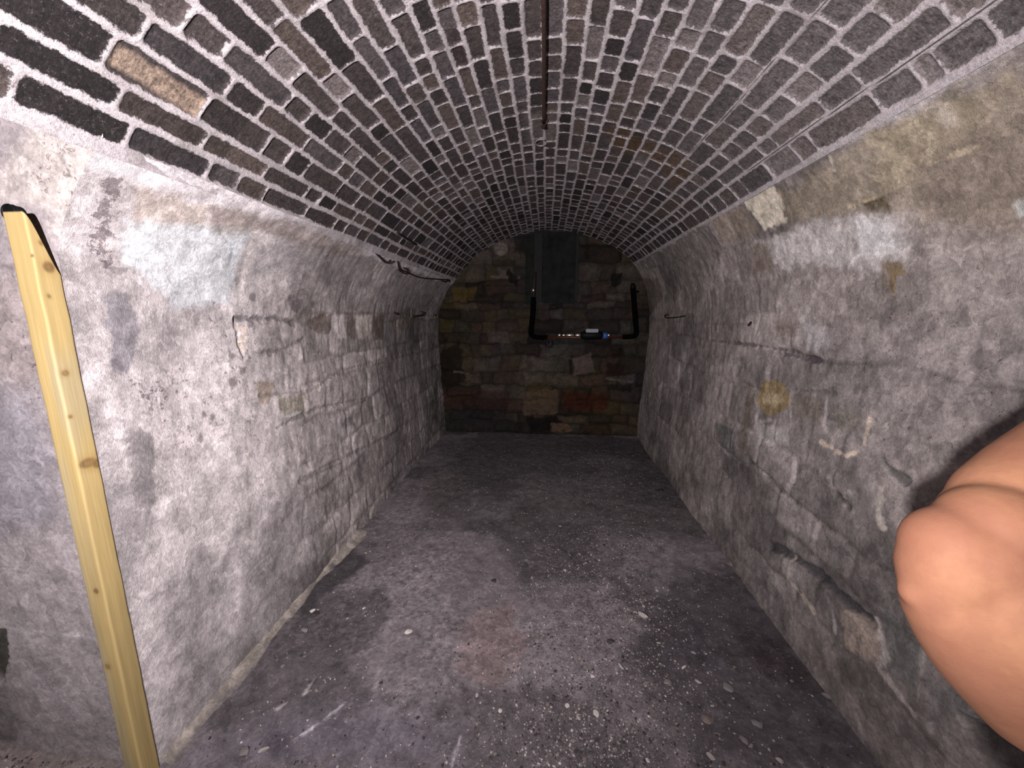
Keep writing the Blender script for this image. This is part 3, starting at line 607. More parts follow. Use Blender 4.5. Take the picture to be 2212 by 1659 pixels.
# ---------------------------------------------------------------- floor
def floor_h(x, y):
    return 0.02*(fbm(x*1.6+5, y*1.6, 51, 3)-0.5)*2*0.5 + 0.010*(fbm(x*9, y*9, 52, 3)-0.5)
def build_floor():
    y = axis_steps([(-0.8, 0.05), (0.7, 0.007), (2.4, 0.010), (YB+0.02, None)])
    x = axis_steps([(-2.46, 0.02), (-1.4, 0.0075), (1.3, None)])
    Yg, Xg = np.meshgrid(y, x, indexing='ij'); P = Paint(Yg, Xg, lambda px, py: onfloor(px, py)[::-1], lin(120,113,117))
    n = fbm(Xg*2.5, Yg*2.5, 53, 4); P.col *= (0.75+0.5*n)[..., None]
    P.disp = floor_h(Xg, Yg)
    grav = sst(0.35, 0.7, fbm(Xg*3, Yg*3, 54, 3)); sp = fbm(Xg*60, Yg*60, 55, 3)
    P.disp += 0.006*grav*(sp-0.5); P.col *= (1+1.1*grav*(sp-0.5))[..., None]
    P.col *= (1-0.45*sst(0.42, 0.56, fbm(Xg*1.7, Yg*1.7, 257, 5)+0.14*sst(2.0, 3.2, Yg)-0.08))[..., None]   # dark trodden soil in blotches, denser with depth: painted light falloff
    P.poly([(1480,1230),(1620,1230),(1700,1330),(1800,1480),(1920,1659),(1500,1659),(1420,1500),(1390,1400),(1420,1290)], color=lin(66,62,68), alpha=0.72, soft=0.09, rough=0.10)  # darker patch on the right of the floor
    P.poly([(1560,1330),(1680,1380),(1790,1500),(1640,1450)], color=lin(62,52,52), alpha=0.6, soft=0.06, rough=0.05)
    P.poly([(900,1140),(1560,1165),(1400,960),(950,955)], color=lin(74,70,70), alpha=0.55, soft=0.15, rough=0.10)
    P.poly([(920,1060),(960,1010),(1010,1030),(960,1090),(900,1110)], color=lin(100,92,90), alpha=0.5, soft=0.03, rough=0.06)
    P.poly([(700,1220),(760,1180),(800,1215),(700,1290),(660,1350),(640,1310)], color=lin(58,56,60), alpha=0.75, soft=0.03, rough=0.04)
    P.poly([(1010,1330),(1110,1290),(1140,1400),(1080,1480),(990,1440)], color=lin(130,108,108), alpha=0.5, soft=0.05, rough=0.08)
    P.poly([(420,1600),(700,1500),(1000,1560),(1000,1659),(400,1659)], color=lin(118,112,122), alpha=0.55, soft=0.08, rough=0.08)
    P.line([(640,1593),(680,1565),(735,1528)], w=0.006, color=lin(190,184,196), alpha=0.85)
    P.line([(655,1585),(705,1552)], w=0.009, color=lin(190,184,196), alpha=0.6)
    P.line([(655,1500),(678,1465)], w=0.005, color=lin(176,168,170), alpha=0.8)
    P.line([(598,1530),(620,1515)], w=0.004, color=lin(176,168,170), alpha=0.8)
    P.line([(975,1659),(995,1592)], w=0.0025, color=lin(190,184,190), alpha=0.8, rough=0.002, fine=0.001)
    P.line([(820,1310),(930,1225)], w=0.003, color=lin(150,144,146), alpha=0.5)
    P.poly([(575,1560),(640,1570),(620,1640),(570,1620)], color=lin(80,76,84), alpha=0.6, soft=0.03)
    P.poly([(0,1600),(250,1640),(250,1700),(-100,1700),(-100,1590)], color=lin(140,128,124), alpha=0.8, soft=0.03, rough=0.02)
    V = np.stack([Xg, Yg, P.disp], -1)
    o = link('floor', grid_mesh('floor', V, Yg.shape, flip=True, attrs={'mold': 0.15+0.35*np.exp(-((Xg-0.05-0.14*Yg)/0.4)**2)}, cols={'col': P.col}), M_soil); o['kind'] = 'structure'
    # pale mortar fillet along the foot of the left wall
    y = np.linspace(1.012, 2.62, 220); t = np.linspace(0, 1, 9); Yf, T = np.meshgrid(y, t, indexing='ij')
    wv = 0.022+0.055*fbm(Yf*6, Yf*0, 57, 4)+0.03*sst(2.0, 2.4, Yf); wv *= sst(2.64, 2.52, Yf)
    hv = (0.05+0.02*fbm(Yf*4, Yf*0, 58, 2))*sst(2.64, 2.5, Yf)
    X = -1.395+T*(wv+0.03); Z = -0.01+hv*(1-T)**1.3+0.008*(fbm(Yf*20, T*3, 59, 3)-0.5)
    Pf = np.ones(Yf.shape+(3,))*lin(152,143,136)*(0.6+0.8*fbm(Yf*12, T*3, 60, 4))[..., None]; ds_ = sst(0.5, 1.0, T+1.2*(fbm(Yf*18, T*3, 160, 3)-0.5))[..., None]*0.7; Pf = Pf*(1-ds_)+ds_*lin(96,91,94)
    o = link('trim_1', grid_mesh('trim_1', np.stack([X, Yf, Z], -1), Yf.shape, flip=True, cols={'col': Pf}), M_jamb); o['kind'] = 'structure'
build_floor()

# ---------------------------------------------------------------- timber post in the jamb corner
def wood_material():
    m, nt, b = new_mat('sawn_pine'); at = N(nt, 'ShaderNodeAttribute', attribute_name='col')
    g = noise(nt, 1.0, 5, 0.6, objvec(nt, (60, 60, 2.2)), 0.4); g2 = noise(nt, 1.0, 4, 0.6, objvec(nt, (240, 240, 6)))
    f = math_n(nt, 'MULTIPLY', mrange(nt, g, 0.3, 0.7, 0.84, 1.14), mrange(nt, g2, 0.3, 0.7, 0.93, 1.06))
    nt.links.new(mixc(nt, 1.0, at.outputs['Color'], grey(nt, f), 'MULTIPLY'), b.inputs['Base Color'])
    b.inputs['Roughness'].default_value = 0.7; bump(nt, b, g2, 0.4, 0.001); return m
def build_post():
    yb = YJ-0.002
    X2 = -1.363          # right edge touches the jamb plane
    r = ray(304,1659); Y0 = X2/r[0]*r[1]; r = ray(268,1659); X1 = r[0]*Y0/r[1]
    ztop_f = (CAM+ray(106,453)*(Y0/ray(106,453)[1]))[2]; ztop_b = (CAM+ray(190,596)*(yb/ray(190,596)[1]))[2]
    # section walked round: front-left, front-right, back-right, back-left
    n = 26; path = []
    for (a, b_) in (((X1,yb),(X1,Y0)), ((X1,Y0),(X2,Y0)), ((X2,Y0),(X2,yb)), ((X2,yb),(X1,yb))):
        for k in range(n): path.append((a[0]+(b_[0]-a[0])*k/n, a[1]+(b_[1]-a[1])*k/n))
    path.append(path[0]); path = np.array(path)
    cx, cy = (X1+X2)/2, (Y0+yb)/2; hx, hy = (X2-X1)/2, (yb-Y0)/2
    rc = 0.006                                              # slightly eased arrises
    q = np.clip(np.abs(path-[cx,cy])-[hx-rc, hy-rc], 0, None); L = np.hypot(q[:,0], q[:,1]); sc = np.where(L > rc, rc/np.maximum(L,1e-9), 1)
    inner = np.clip(path-[cx,cy], [-(hx-rc), -(hy-rc)], [hx-rc, hy-rc]); path = inner+[cx,cy]+np.sign(path-[cx,cy])*q*sc[:,None]
    zz = np.linspace(0, 1, 420); K, Zt = np.meshgrid(np.arange(len(path)), zz, indexing='ij')
    px, py = path[K, 0], path[K, 1]
    top = ztop_f+(ztop_b-ztop_f)*sst(0, 1, (py-Y0)/(yb-Y0)*0.9+0.05); z = -0.02+(top+0.02)*Zt
    g = (py-Y0)/(yb-Y0)
    col = np.ones(K.shape+(3,))*lin(156,135,90); wv = fbm(K*0.05, z*2.5, 7, 3)
    col = col*(0.9+0.2*wv)[..., None]; blu = sst(0.5, 0.75, fbm(K*0.04, z*2.2, 71, 2))[..., None]*0.4; col = col*(1-blu)+blu*lin(134,130,114)
    def knot(pxl, pyl, rx, rz, c):
        rr = ray(pxl, pyl)
        pf = CAM+rr*(Y0/rr[1]); ps = CAM+rr*(X2/rr[0])
        if pf[0] <= X2: u0, z0, onf = pf[0], pf[2], True
        else: u0, z0, onf = ps[1], ps[2], False
        du = (px-u0) if onf else (py-u0); mask = (np.abs(py-Y0) < 0.004) if onf else (np.abs(px-X2) < 0.004)
        dd = np.hypot(du/rx, (z-z0)/rz); m = sst(1.15, 0.75, dd)*mask
        ring = (0.75+0.25*np.sin(dd*9))
        nonlocal col
        col = col*(1-0.85*m[..., None])+0.85*m[..., None]*lin(*c)*ring[..., None]
        hal = sst(2.4, 1.0, dd)*mask*0.25; col = col*(1-hal[..., None])+hal[..., None]*lin(136,106,58)
    knot(105,577,0.014,0.016,(92,64,39)); knot(153,588,0.014,0.014,(92,70,42)); knot(88,525,0.006,0.006,(108,84,54)); knot(68,552,0.004,0.004,(86,62,40))
    knot(107,640,0.005,0.006,(100,91,65)); knot(142,806,0.010,0.010,(118,96,65)); knot(152,900,0.006,0.006,(115,91,57)); knot(190,1000,0.024,0.016,(108,85,53)); knot(214,1000,0.020,0.016,(108,85,53))
    knot(207,1277,0.009,0.010,(97,75,42)); knot(287,1268,0.010,0.012,(108,72,47)); knot(232,1440,0.010,0.012,(126,102,68))
    wob = 0.0015*(fbm(K*0.0, z*12, 73, 2)-0.5)
    V = np.stack([px+wob, py+wob, z], -1)
    me = grid_mesh('timber_post', V, K.shape, flip=True, cols={'col': col})
    # top cap
    import bmesh
    bm = bmesh.new(); bm.from_mesh(me); bmesh.ops.remove_doubles(bm, verts=bm.verts, dist=1e-5)
    es = [e for e in bm.edges if e.is_boundary]; bmesh.ops.holes_fill(bm, edges=es, sides=0); 
    bmesh.ops.recalc_face_normals(bm, faces=bm.faces); bm.to_mesh(me); bm.free()
    o = link('timber_post', me, wood_material())
    tag(o, 'pale yellow pine post with knots and a slanted top, upright against the left plaster wall', 'post')
build_post()

# ---------------------------------------------------------------- ironwork, pipes: swept tubes
def tube_mesh(name, pts, rad, seg=12, jit=0.0, seed=0, n=None, cap=True):
    P = np.array(pts, float); R = np.full(len(P), rad, float) if np.isscalar(rad) else np.array(rad, float)
    if n and len(P) > 2:                                   # smooth the path
        Q = np.vstack([2*P[0]-P[1], P, 2*P[-1]-P[-2]]); RR = np.concatenate([[R[0]], R, [R[-1]]]); out = []; ro = []
        for i in range(1, len(Q)-2):
            for k in range(n):
                t = k/n; p0, p1, p2, p3 = Q[i-1:i+3]
                out.append(0.5*((2*p1)+(-p0+p2)*t+(2*p0-5*p1+4*p2-p3)*t*t+(-p0+3*p1-3*p2+p3)*t**3)); ro.append(RR[i]*(1-t)+RR[i+1]*t)
        out.append(P[-1]); ro.append(R[-1]); P = np.array(out); R = np.array(ro)
    T = np.gradient(P, axis=0); T /= np.linalg.norm(T, axis=1)[:, None]
    up = np.array([0, 0, 1.0]) if abs(T[0][2]) < 0.9 else np.array([0, 1.0, 0]); verts = []; rng = random.Random(seed)
    a = np.cross(T[0], up); a /= np.linalg.norm(a)
    for i in range(len(P)):
        a = a-T[i]*(a@T[i]); a /= np.linalg.norm(a); b = np.cross(T[i], a)
        for k in range(seg):
            th = 2*PI*k/seg; r = R[i]*(1+jit*(rng.random()-0.5)); verts.append(P[i]+r*(a*math.cos(th)+b*math.sin(th)))
    faces = []
    for i in range(len(P)-1):
        for k in range(seg):
            k2 = (k+1) % seg; faces.append((i*seg+k, i*seg+k2, (i+1)*seg+k2, (i+1)*seg+k))
    if cap: faces.append(tuple(range(seg))[::-1]); faces.append(tuple((len(P)-1)*seg+k for k in range(seg)))
    me = bpy.data.meshes.new(name); me.from_pydata([tuple(v) for v in verts], [], faces)
    for p in me.polygons: p.use_smooth = len(p.vertices) == 4
    return me
def shell(px, py, off=0.0):                                # point on the shell, lifted off it
    Y, s = hit(px, py); x, z = prof(s); nx, nz = profn(s); return np.array([x+nx*off, Y, z+nz*off])
def bpt(px, py, off=0.0): x, z = onplaneY(px, py, YB-off); return np.array([x, YB-off, z])

M_rust = plain('rusted_iron', lin(48,29,22), 0.85, 0.2, 0.5, 90, 0.002)
M_iron = plain('black_iron', lin(38,30,28), 0.8, 0.3, 0.4, 80, 0.001)
M_foam = plain('black_pipe_lagging', lin(4,4,5), 1.0, 0, 0.3, 60, 0.001, 0.05)
M_copper = plain('dull_copper', lin(122,70,48), 0.45, 0.8, 0.4, 60)
M_brass = plain('bright_fitting', lin(206,190,176), 0.25, 0.95, 0.15, 60)
M_black = plain('black_plastic', lin(8,9,12), 0.6, 0, 0.2, 60, 0, 0.15)
M_blue = plain('blue_plastic', lin(52,84,140), 0.4, 0, 0.15, 60)
M_greyp = plain('grey_plastic', lin(120,124,132), 0.5, 0, 0.15, 60)
M_board = plain('dark_slate_grey_board', lin(28,29,28), 0.95, 0, 0.45, 9, 0.002, 0.1)
M_board2 = plain('grey_batten', lin(19,19,19), 0.85, 0, 0.3, 12, 0.002)

# rusty rod along the crown
pts = [(-0.026, 0.9, 2.613)]+[tuple(shell(1176, 2, 0.02))]
ys = np.linspace(1.0, 2.30, 14); sx = hit(1174.5, 120)[1]; cx0, cz0 = prof(sx)
pts = [(cx0+0.002*math.sin(y*5), y, cz0-0.022-0.006*math.sin((y-1)*2.2)) for y in ys]
root = bpy.data.objects.new('crown_rod', None); C.objects.link(root); root.location = pts[0]
tag(root, 'thin rusted iron rod fixed along the crown of the brick vault', 'rod')
def child(name, me, mat, parent):
    o = link(name, me, mat, parent); off = Vector((0, 0, 0)); p = parent
    while p: off += Vector(p.location); p = p.parent
    me.transform(Matrix.Translation(-off)); return o
child('rod', tube_mesh('rod', pts, 0.0088, 10, 0.18, 3), M_rust, root)
e = Vector(pts[-1]); child('flattened_end', tube_mesh('flattened_end', [e, e+Vector((-0.004,0.03,0.004)), e+Vector((0.010,0.055,0.010))], [0.010,0.013,0.006], 8, 0.3, 4), M_rust, root)
child('wire_tie', tube_mesh('wire_tie', [e+Vector((0.02,-0.02,0.015)), e+Vector((0.0,-0.02,-0.013)), e+Vector((-0.018,-0.02,0.014))], 0.0025, 6, 0, 5, 4), M_rust, root)
# ring in the hole beyond the rod
c = shell(1168, 302, 0.012); ring = [c+np.array([0.032*math.cos(t), 0.045*math.sin(t), -0.004]) for t in np.linspace(0.4, 5.6, 14)]
o = link('iron_ring', tube_mesh('iron_ring', ring, 0.005, 8, 0.15, 8, 2), plain('grey_iron', lin(112,106,104), 0.8, 0.1, 0.3, 80)); tag(o, 'open grey iron ring on the vault past the rod end', 'ring')

# bits of iron on the left springing
def bit(name, label, cat, P, off, r, mat=M_iron, n=5, seed=1):
    P = [shell(x, y, f) for (x, y), f in zip(P, off)]
    return tag(link(name, tube_mesh(name, P, r, 8, 0.15, seed, n), mat), label, cat)
wp = [shell(x, y, f) for (x, y), f in zip([(855,561),(858,576),(873,582),(893,591),(913,595),(952,599),(967,602),(970,608)], [0.02,0.03,0.035,0.04,0.04,0.035,0.02,0.01])]
root = bpy.data.objects.new('wire', None); C.objects.link(root); root.location = wp[0]
tag(root, 'sagging dark wire along the left springing near the back wall', 'wire')
child('strand', tube_mesh('strand', wp, 0.006, 8, 0.15, 1, 5), M_iron, root)
child('loop', tube_mesh('loop', [shell(x, y, f) for x, y, f in [(858,580,0.01),(866,585,0.03),(873,582,0.04),(872,575,0.035),(866,573,0.03)]], 0.006, 8, 0.15, 2, 5), M_iron, root)
child('twisted_end', tube_mesh('twisted_end', [shell(x, y, f) for x, y, f in [(948,600,0.03),(956,604,0.035),(964,601,0.03),(968,606,0.02)]], 0.008, 8, 0.3, 2, 5), M_iron, root)
bit('bent_nail', 'bent rusty nail under the lowest left brick course, left of the wire', 'nail', [(811,545),(818,553),(826,559),(831,550)], [0.0,0.02,0.04,0.06], 0.0075)
bit('iron_strap', 'short dark iron bar lying against the bricks above the wire', 'bar', [(856,501),(875,512),(895,525)], [0.012,0.014,0.012], 0.010)
bit('wall_hook', 'black curled iron hook on the left stone wall', 'hook', [(892,684),(899,681),(904,678),(905,673),(899,671)], [0.0,0.03,0.05,0.055,0.05], [0.010,0.010,0.008,0.006,0.005])
bit('wall_peg', 'small black iron peg on the left wall, left of the curled hook', 'peg', [(850,675),(853,677)], [0.0,0.03], 0.009, n=None)
bit('wall_peg', 'small black iron peg on the left wall, between curled hook and back wall', 'peg', [(936,678),(937,680)], [0.0,0.03], 0.009, n=None)
bit('wall_hook', 'thin black hook on the right wall with an open curl facing left', 'hook', [(1453,679),(1447,681),(1450,686),(1462,686),(1470,684)], [0.045,0.05,0.05,0.03,0.0], 0.006)
bit('wall_peg', 'thin black iron pin on the right wall beside the open hook', 'peg', [(1474,684),(1484,682)], [0.012,0.02], 0.006, n=None)
bit('wall_nail', 'short rusty nail in the right wall above the yellowish stone', 'nail', [(1623,696),(1624,703)], [0.0,0.02], 0.008, n=None)
# dark stub beside the post top
def jpt(px, py, off): x, z = onplaneY(px, py, YJ-off); return np.array([x, YJ-off, z])
cst = jpt(32,461,0.01); root = bpy.data.objects.new('pipe_stub', None); C.objects.link(root); root.location = cst
tag(root, 'black round plastic pipe stub sticking out of the plaster beside the post top', 'pipe')
child('pipe', tube_mesh('pipe', [cst+np.array([0,0.03,0]), cst+np.array([0,-0.012,0])], 0.0205, 24), M_black, root)
child('rim', tube_mesh('rim', [cst+np.array([0.0195*math.cos(t), -0.012, 0.0195*math.sin(t)]) for t in np.linspace(0, 2*PI, 25)], 0.003, 6), M_black, root)
o = link('bolt_head', tube_mesh('bolt_head', [jpt(108,806,-0.01), jpt(108,806,0.008)], 0.009, 10), M_iron); tag(o, 'small dark bolt head in the plaster at the left edge of the post', 'bolt')

# ---------------------------------------------------------------- grey board and water pipes on the back wall
def box_mesh(name, lo, hi, bev=0.004):
    import bmesh
    bm = bmesh.new(); bmesh.ops.create_cube(bm, size=1)
    lo, hi = Vector(lo), Vector(hi)
    for v in bm.verts: v.co = Vector(((lo.x+hi.x)/2+v.co.x*(hi.x-lo.x), (lo.y+hi.y)/2+v.co.y*(hi.y-lo.y), (lo.z+hi.z)/2+v.co.z*(hi.z-lo.z)))
    bmesh.ops.bevel(bm, geom=bm.edges[:], offset=bev, segments=2, affect='EDGES')
    me = bpy.data.meshes.new(name); bm.to_mesh(me); bm.free(); return me
a = bpt(1142,500); b = bpt(1242,648)
root = bpy.data.objects.new('wall_panel', None); C.objects.link(root); root.location = (0, YB-0.03, 1.7)
tag(root, 'tall dark grey board panel fixed upright on the back wall under the vault crown', 'panel')
xl, xm, xr = bpt(1142,600)[0], bpt(1172,600)[0], bpt(1242,600)[0]; zb = bpt(1190,655)[2]
child('board', box_mesh('board', (xm, YB-0.045, zb), (xr, YB+0.02, 2.60)), M_board, root)
child('batten', box_mesh('batten', (xl+0.07, YB-0.075, zb+0.02), (xm-0.005, YB+0.02, 2.585)), M_board2, root)
child('side_strip', box_mesh('side_strip', (xl-0.04, YB-0.04, zb-0.01), (xl+0.065, YB+0.02, 2.56)), M_board, root)
child('side_strip', box_mesh('side_strip', (xr, YB-0.055, zb+0.03), (xr+0.035, YB+0.02, 2.57)), M_board2, root)

root = bpy.data.objects.new('water_pipe', None); C.objects.link(root); root.location = (0.3, YB-0.16, 1.35)
tag(root, 'U-shaped run of black lagged water pipe with bright fittings on the back wall', 'pipe')
D = 0.16
LP = [bpt(1152,642,D), bpt(1150,680,D), bpt(1147,712,D), bpt(1147,722,D), bpt(1153,727,D), bpt(1165,729,D), bpt(1182,729,D)]
child('left_lagging', tube_mesh('left_lagging', LP, 0.030, 16, 0.03, 1, 4), M_foam, root)
RP = [bpt(1367,622,D), bpt(1369,650,D), bpt(1372,690,D), bpt(1374,716,D), bpt(1372,724,D), bpt(1362,727,D), bpt(1345,728,D)]
child('right_lagging', tube_mesh('right_lagging', RP, 0.030, 16, 0.03, 2, 4), M_foam, root)
child('copper_pipe', tube_mesh('copper_pipe', [bpt(1178,729,D), bpt(1350,729,D)], 0.013, 14), M_copper, root)
child('riser', tube_mesh('riser', [bpt(1155,588,D), bpt(1154,615,D), bpt(1152,645,D)], 0.020, 12, 0.1, 3), M_iron, root)
child('end_cap', tube_mesh('end_cap', [bpt(1367,612,D), bpt(1367,624,D)], [0.020,0.036], 14), M_black, root)
child('drain_screw', tube_mesh('drain_screw', [bpt(1366,629,D), bpt(1379,630,D)], 0.014, 10), M_black, root)
child('collar', tube_mesh('collar', [bpt(1152,623,D), bpt(1152,631,D)], 0.024, 14), M_brass, root)
for i, (xa, xb, r, m) in enumerate([(1205,1212,0.026,M_brass),(1214,1222,0.020,M_brass),(1223,1240,0.027,M_brass),(1242,1256,0.030,M_brass),(1290,1300,0.030,M_brass),(1312,1318,0.022,M_brass)]):
    child('fitting', tube_mesh('fitting', [bpt(xa,724,D+0.012), bpt(xa+1,724,D+0.012), bpt(xb-1,724,D+0.012), bpt(xb,724,D+0.012)], [r*0.8,r,r,r*0.8], 16), m, root)
mt = child('meter', tube_mesh('meter', [bpt(1254,724,D+0.03), bpt(1259,724,D+0.03), bpt(1266,724,D+0.03), bpt(1280,724,D+0.03), bpt(1296,724,D+0.03), bpt(1300,724,D+0.03)], [0.030,0.048,0.056,0.056,0.048,0.036], 20), M_black, root)
child('meter_lid', box_mesh('meter_lid', bpt(1265,718,D+0.06)+np.array([0,-0.03,0]), bpt(1291,710,D)+np.array([0,-0.06,0]), 0.006), M_greyp, mt)
child('blue_ring', tube_mesh('blue_ring', [bpt(1302,725,D+0.012), bpt(1312,725,D+0.012)], 0.040, 18), M_blue, root)
c = bpt(1184,741,D); wheel = [c+np.array([0.05*math.cos(t), -0.01, 0.05*math.sin(t)]) for t in np.linspace(0, 2*PI, 20)]
vs_ = child('valve_stem', tube_mesh('valve_stem', [bpt(1180,729,D), c], 0.008, 8), M_iron, root)
child('valve_wheel', tube_mesh('valve_wheel', wheel, 0.007, 8), M_iron, vs_)
child('seal_wire', tube_mesh('seal_wire', [bpt(1203,716,D+0.01), bpt(1235,713,D+0.02), bpt(1262,706,D+0.03)], 0.004, 6, 0, 1, 5), M_iron, root)

# ---------------------------------------------------------------- stones on the floor
import bmesh
def stone_proto(name, seed, mat, flat=0.55, sub=2, jag=0.28):
    rnd = random.Random(seed); bm = bmesh.new(); bmesh.ops.create_icosphere(bm, subdivisions=sub, radius=1)
    cuts = [Vector((rnd.gauss(0,1), rnd.gauss(0,1), rnd.gauss(0,1))).normalized() for _ in range(8)]; lim = [rnd.uniform(0.42, 0.8) for _ in cuts]
    for v in bm.verts:
        for c_, l in zip(cuts, lim):
            d_ = v.co.dot(c_)
            if d_ > l: v.co -= c_*(d_-l)
        v.co *= 1+rnd.uniform(-0.04, 0.04); v.co.z *= flat
    me = bpy.data.meshes.new(name); bm.to_mesh(me); bm.free(); me.materials.append(mat); return me
def stone_mat(name, rgb): return plain(name, lin(*rgb), 0.9, 0, 0.22, 40, 0.002)
SM = {'pale': stone_mat('pale_stone', (164,156,154)), 'grey': stone_mat('grey_stone', (124,118,118)), 'dark': stone_mat('dark_stone', (62,58,60)), 'brown': stone_mat('brown_stone', (122,108,104)), 'white': stone_mat('white_chip', (196,190,186))}
protos = {k: [stone_proto('stone', 10*i+j, m) for j in range(5)] for i, (k, m) in enumerate(SM.items())}
def put_stone(px, py, wpx, ratio, ang, kind, label, cat='stone', name='stone', group=None, k=0, flat=1.0):
    x, y = onfloor(px, py); dep = (np.array([x, y, 0])-CAM)@fwd; r = wpx/F*dep/2
    o = bpy.data.objects.new(name, protos[kind][k % 5]); C.objects.link(o)
    o.scale = (r, r*ratio, r*0.75*flat); o.rotation_euler = (0, 0, ang); o.location = (x, y, float(floor_h(np.array(x), np.array(y)))+r*0.28*flat)
    tag(o, label, cat, group); return o
big = [(1572,1487,22,1.1,0.3,'grey','squarish grey stone chip on the dark floor patch right of the gravel'),
 (1527,1554,27,1.0,1.2,'brown','largest pinkish brown stone chip near the bottom of the dark floor patch'),
 (1632,1568,32,0.7,0.1,'grey','wide flat grey stone on the dark floor patch close to the right wall foot'),
 (1606,1600,16,1.5,0.2,'grey','upright narrow bluish grey stone below the wide flat stone'),
 (1509,1475,17,0.7,-0.4,'pale','pale oval pebble on the edge of the dark floor patch'),
 (1441,1477,19,0.7,0.4,'grey','grey oval pebble where the gravel meets the dark floor patch'),
 (1280,1463,12,0.8,-0.6,'white','small bright white chip in the middle of the gravel'),
 (1288,1544,13,1.4,0.3,'white','small tall white chip in the lower gravel'),
 (1390,1336,34,0.3,-0.75,'pale','long thin pale splinter of stone lying across the gravel'),
 (1342,1443,22,0.45,-1.0,'pale','pale leaf shaped flake of stone in the gravel'),
 (1320,1387,20,0.8,0.0,'dark','dark rounded pebble in the gravel above the pale flake'),
 (1195,1510,18,0.4,1.4,'dark','dark finger shaped stone left of the lower gravel'),
 (1217,1193,20,0.45,-0.8,'dark','dark slanting stone at the far left edge of the gravel'),
 (1066,1256,16,0.9,0.0,'dark','dark round pebble left of the gravel, halfway down the floor'),
 (1241,1159,18,0.7,0.2,'dark','dark blunt stone at the far end of the gravel'),
 (1477,1443,16,0.35,0.6,'white','thin white sliver lying on the dark floor patch'),
 (1535,1636,20,0.7,-0.5,'pale','pale oval stone near the bottom edge below the pinkish chip'),
 (1682,1646,22,0.5,-0.7,'pale','pale slanting flake at the bottom edge by the right wall'),
 (1785,1508,26,0.5,-0.6,'grey','grey wedge stone against the foot of the right wall'),
 (526,1627,26,1.0,0.2,'grey','square grey stone at the lower left of the floor'),
 (570,1621,24,0.4,0.5,'pale','long pale chip beside the square grey stone on the lower left'),
 (544,1537,15,0.7,0.3,'grey','small grey chip near the left mortar fillet'),
 (902,1553,10,0.9,0,'dark','small black pebble on the bare dirt at lower centre'),
 (823,1478,12,0.7,0.4,'dark','small dark chip on the bare dirt left of centre'),
 (882,1364,20,0.7,0.3,'white','bright white pebble on the dirt left of the gravel'),
 (680,1332,24,0.9,0.0,'dark','black rounded lump beside the left mortar fillet'),
 (676,1322,15,0.7,0.6,'white','white chip resting against the black lump by the left fillet'),
 (658,1364,24,0.6,0.2,'grey','dull grey flat stone below the black lump'),
 (1031,1504,10,1.2,0,'pale','tiny pale pebble on the dirt at lower centre'),
 (1080,1536,10,1.2,0.4,'white','tiny white pebble left of the dark finger shaped stone')]
for i, (px, py, w, r_, a_, kd, lb) in enumerate(big): put_stone(px, py, w, r_, a_, kd, lb, k=i)
o = link('stick', tube_mesh('stick', [np.array([*onfloor(1420,1061), 0.02]), np.array([*onfloor(1432,1063), 0.018])], 0.008, 8), M_iron); tag(o, 'short black stick on the floor near the right wall, far end', 'stick')

# gravel fan: where stones lie (world x, y)
def in_fan(x, y):
    u = x-(0.05+0.14*y)
    return math.exp(-(u/0.36)**2)*(1 if 1.0 < y < 2.7 else 0.15)
rnd = random.Random(44); cnt = 0
while cnt < 230:
    px = rnd.uniform(560, 1780); py = rnd.uniform(1120, 1659); x, y = onfloor(px, py)
    if not (-1.28 < x < 1.14 and y > 0.95): continue
    if rnd.random() > 0.12+in_fan(x, y): continue
    kd = rnd.choices(['pale','grey','brown','dark','white'], [2,6,3,2,0.5])[0]
    put_stone(px, py, rnd.uniform(6, 13)*(0.7+0.3*(py-1100)/500), rnd.uniform(0.5, 1.0), rnd.uniform(0, PI), kd, 'small loose stone among the gravel scattered over the dirt floor', group='small loose stones on the dirt floor', k=rnd.randrange(5), flat=0.8); cnt += 1
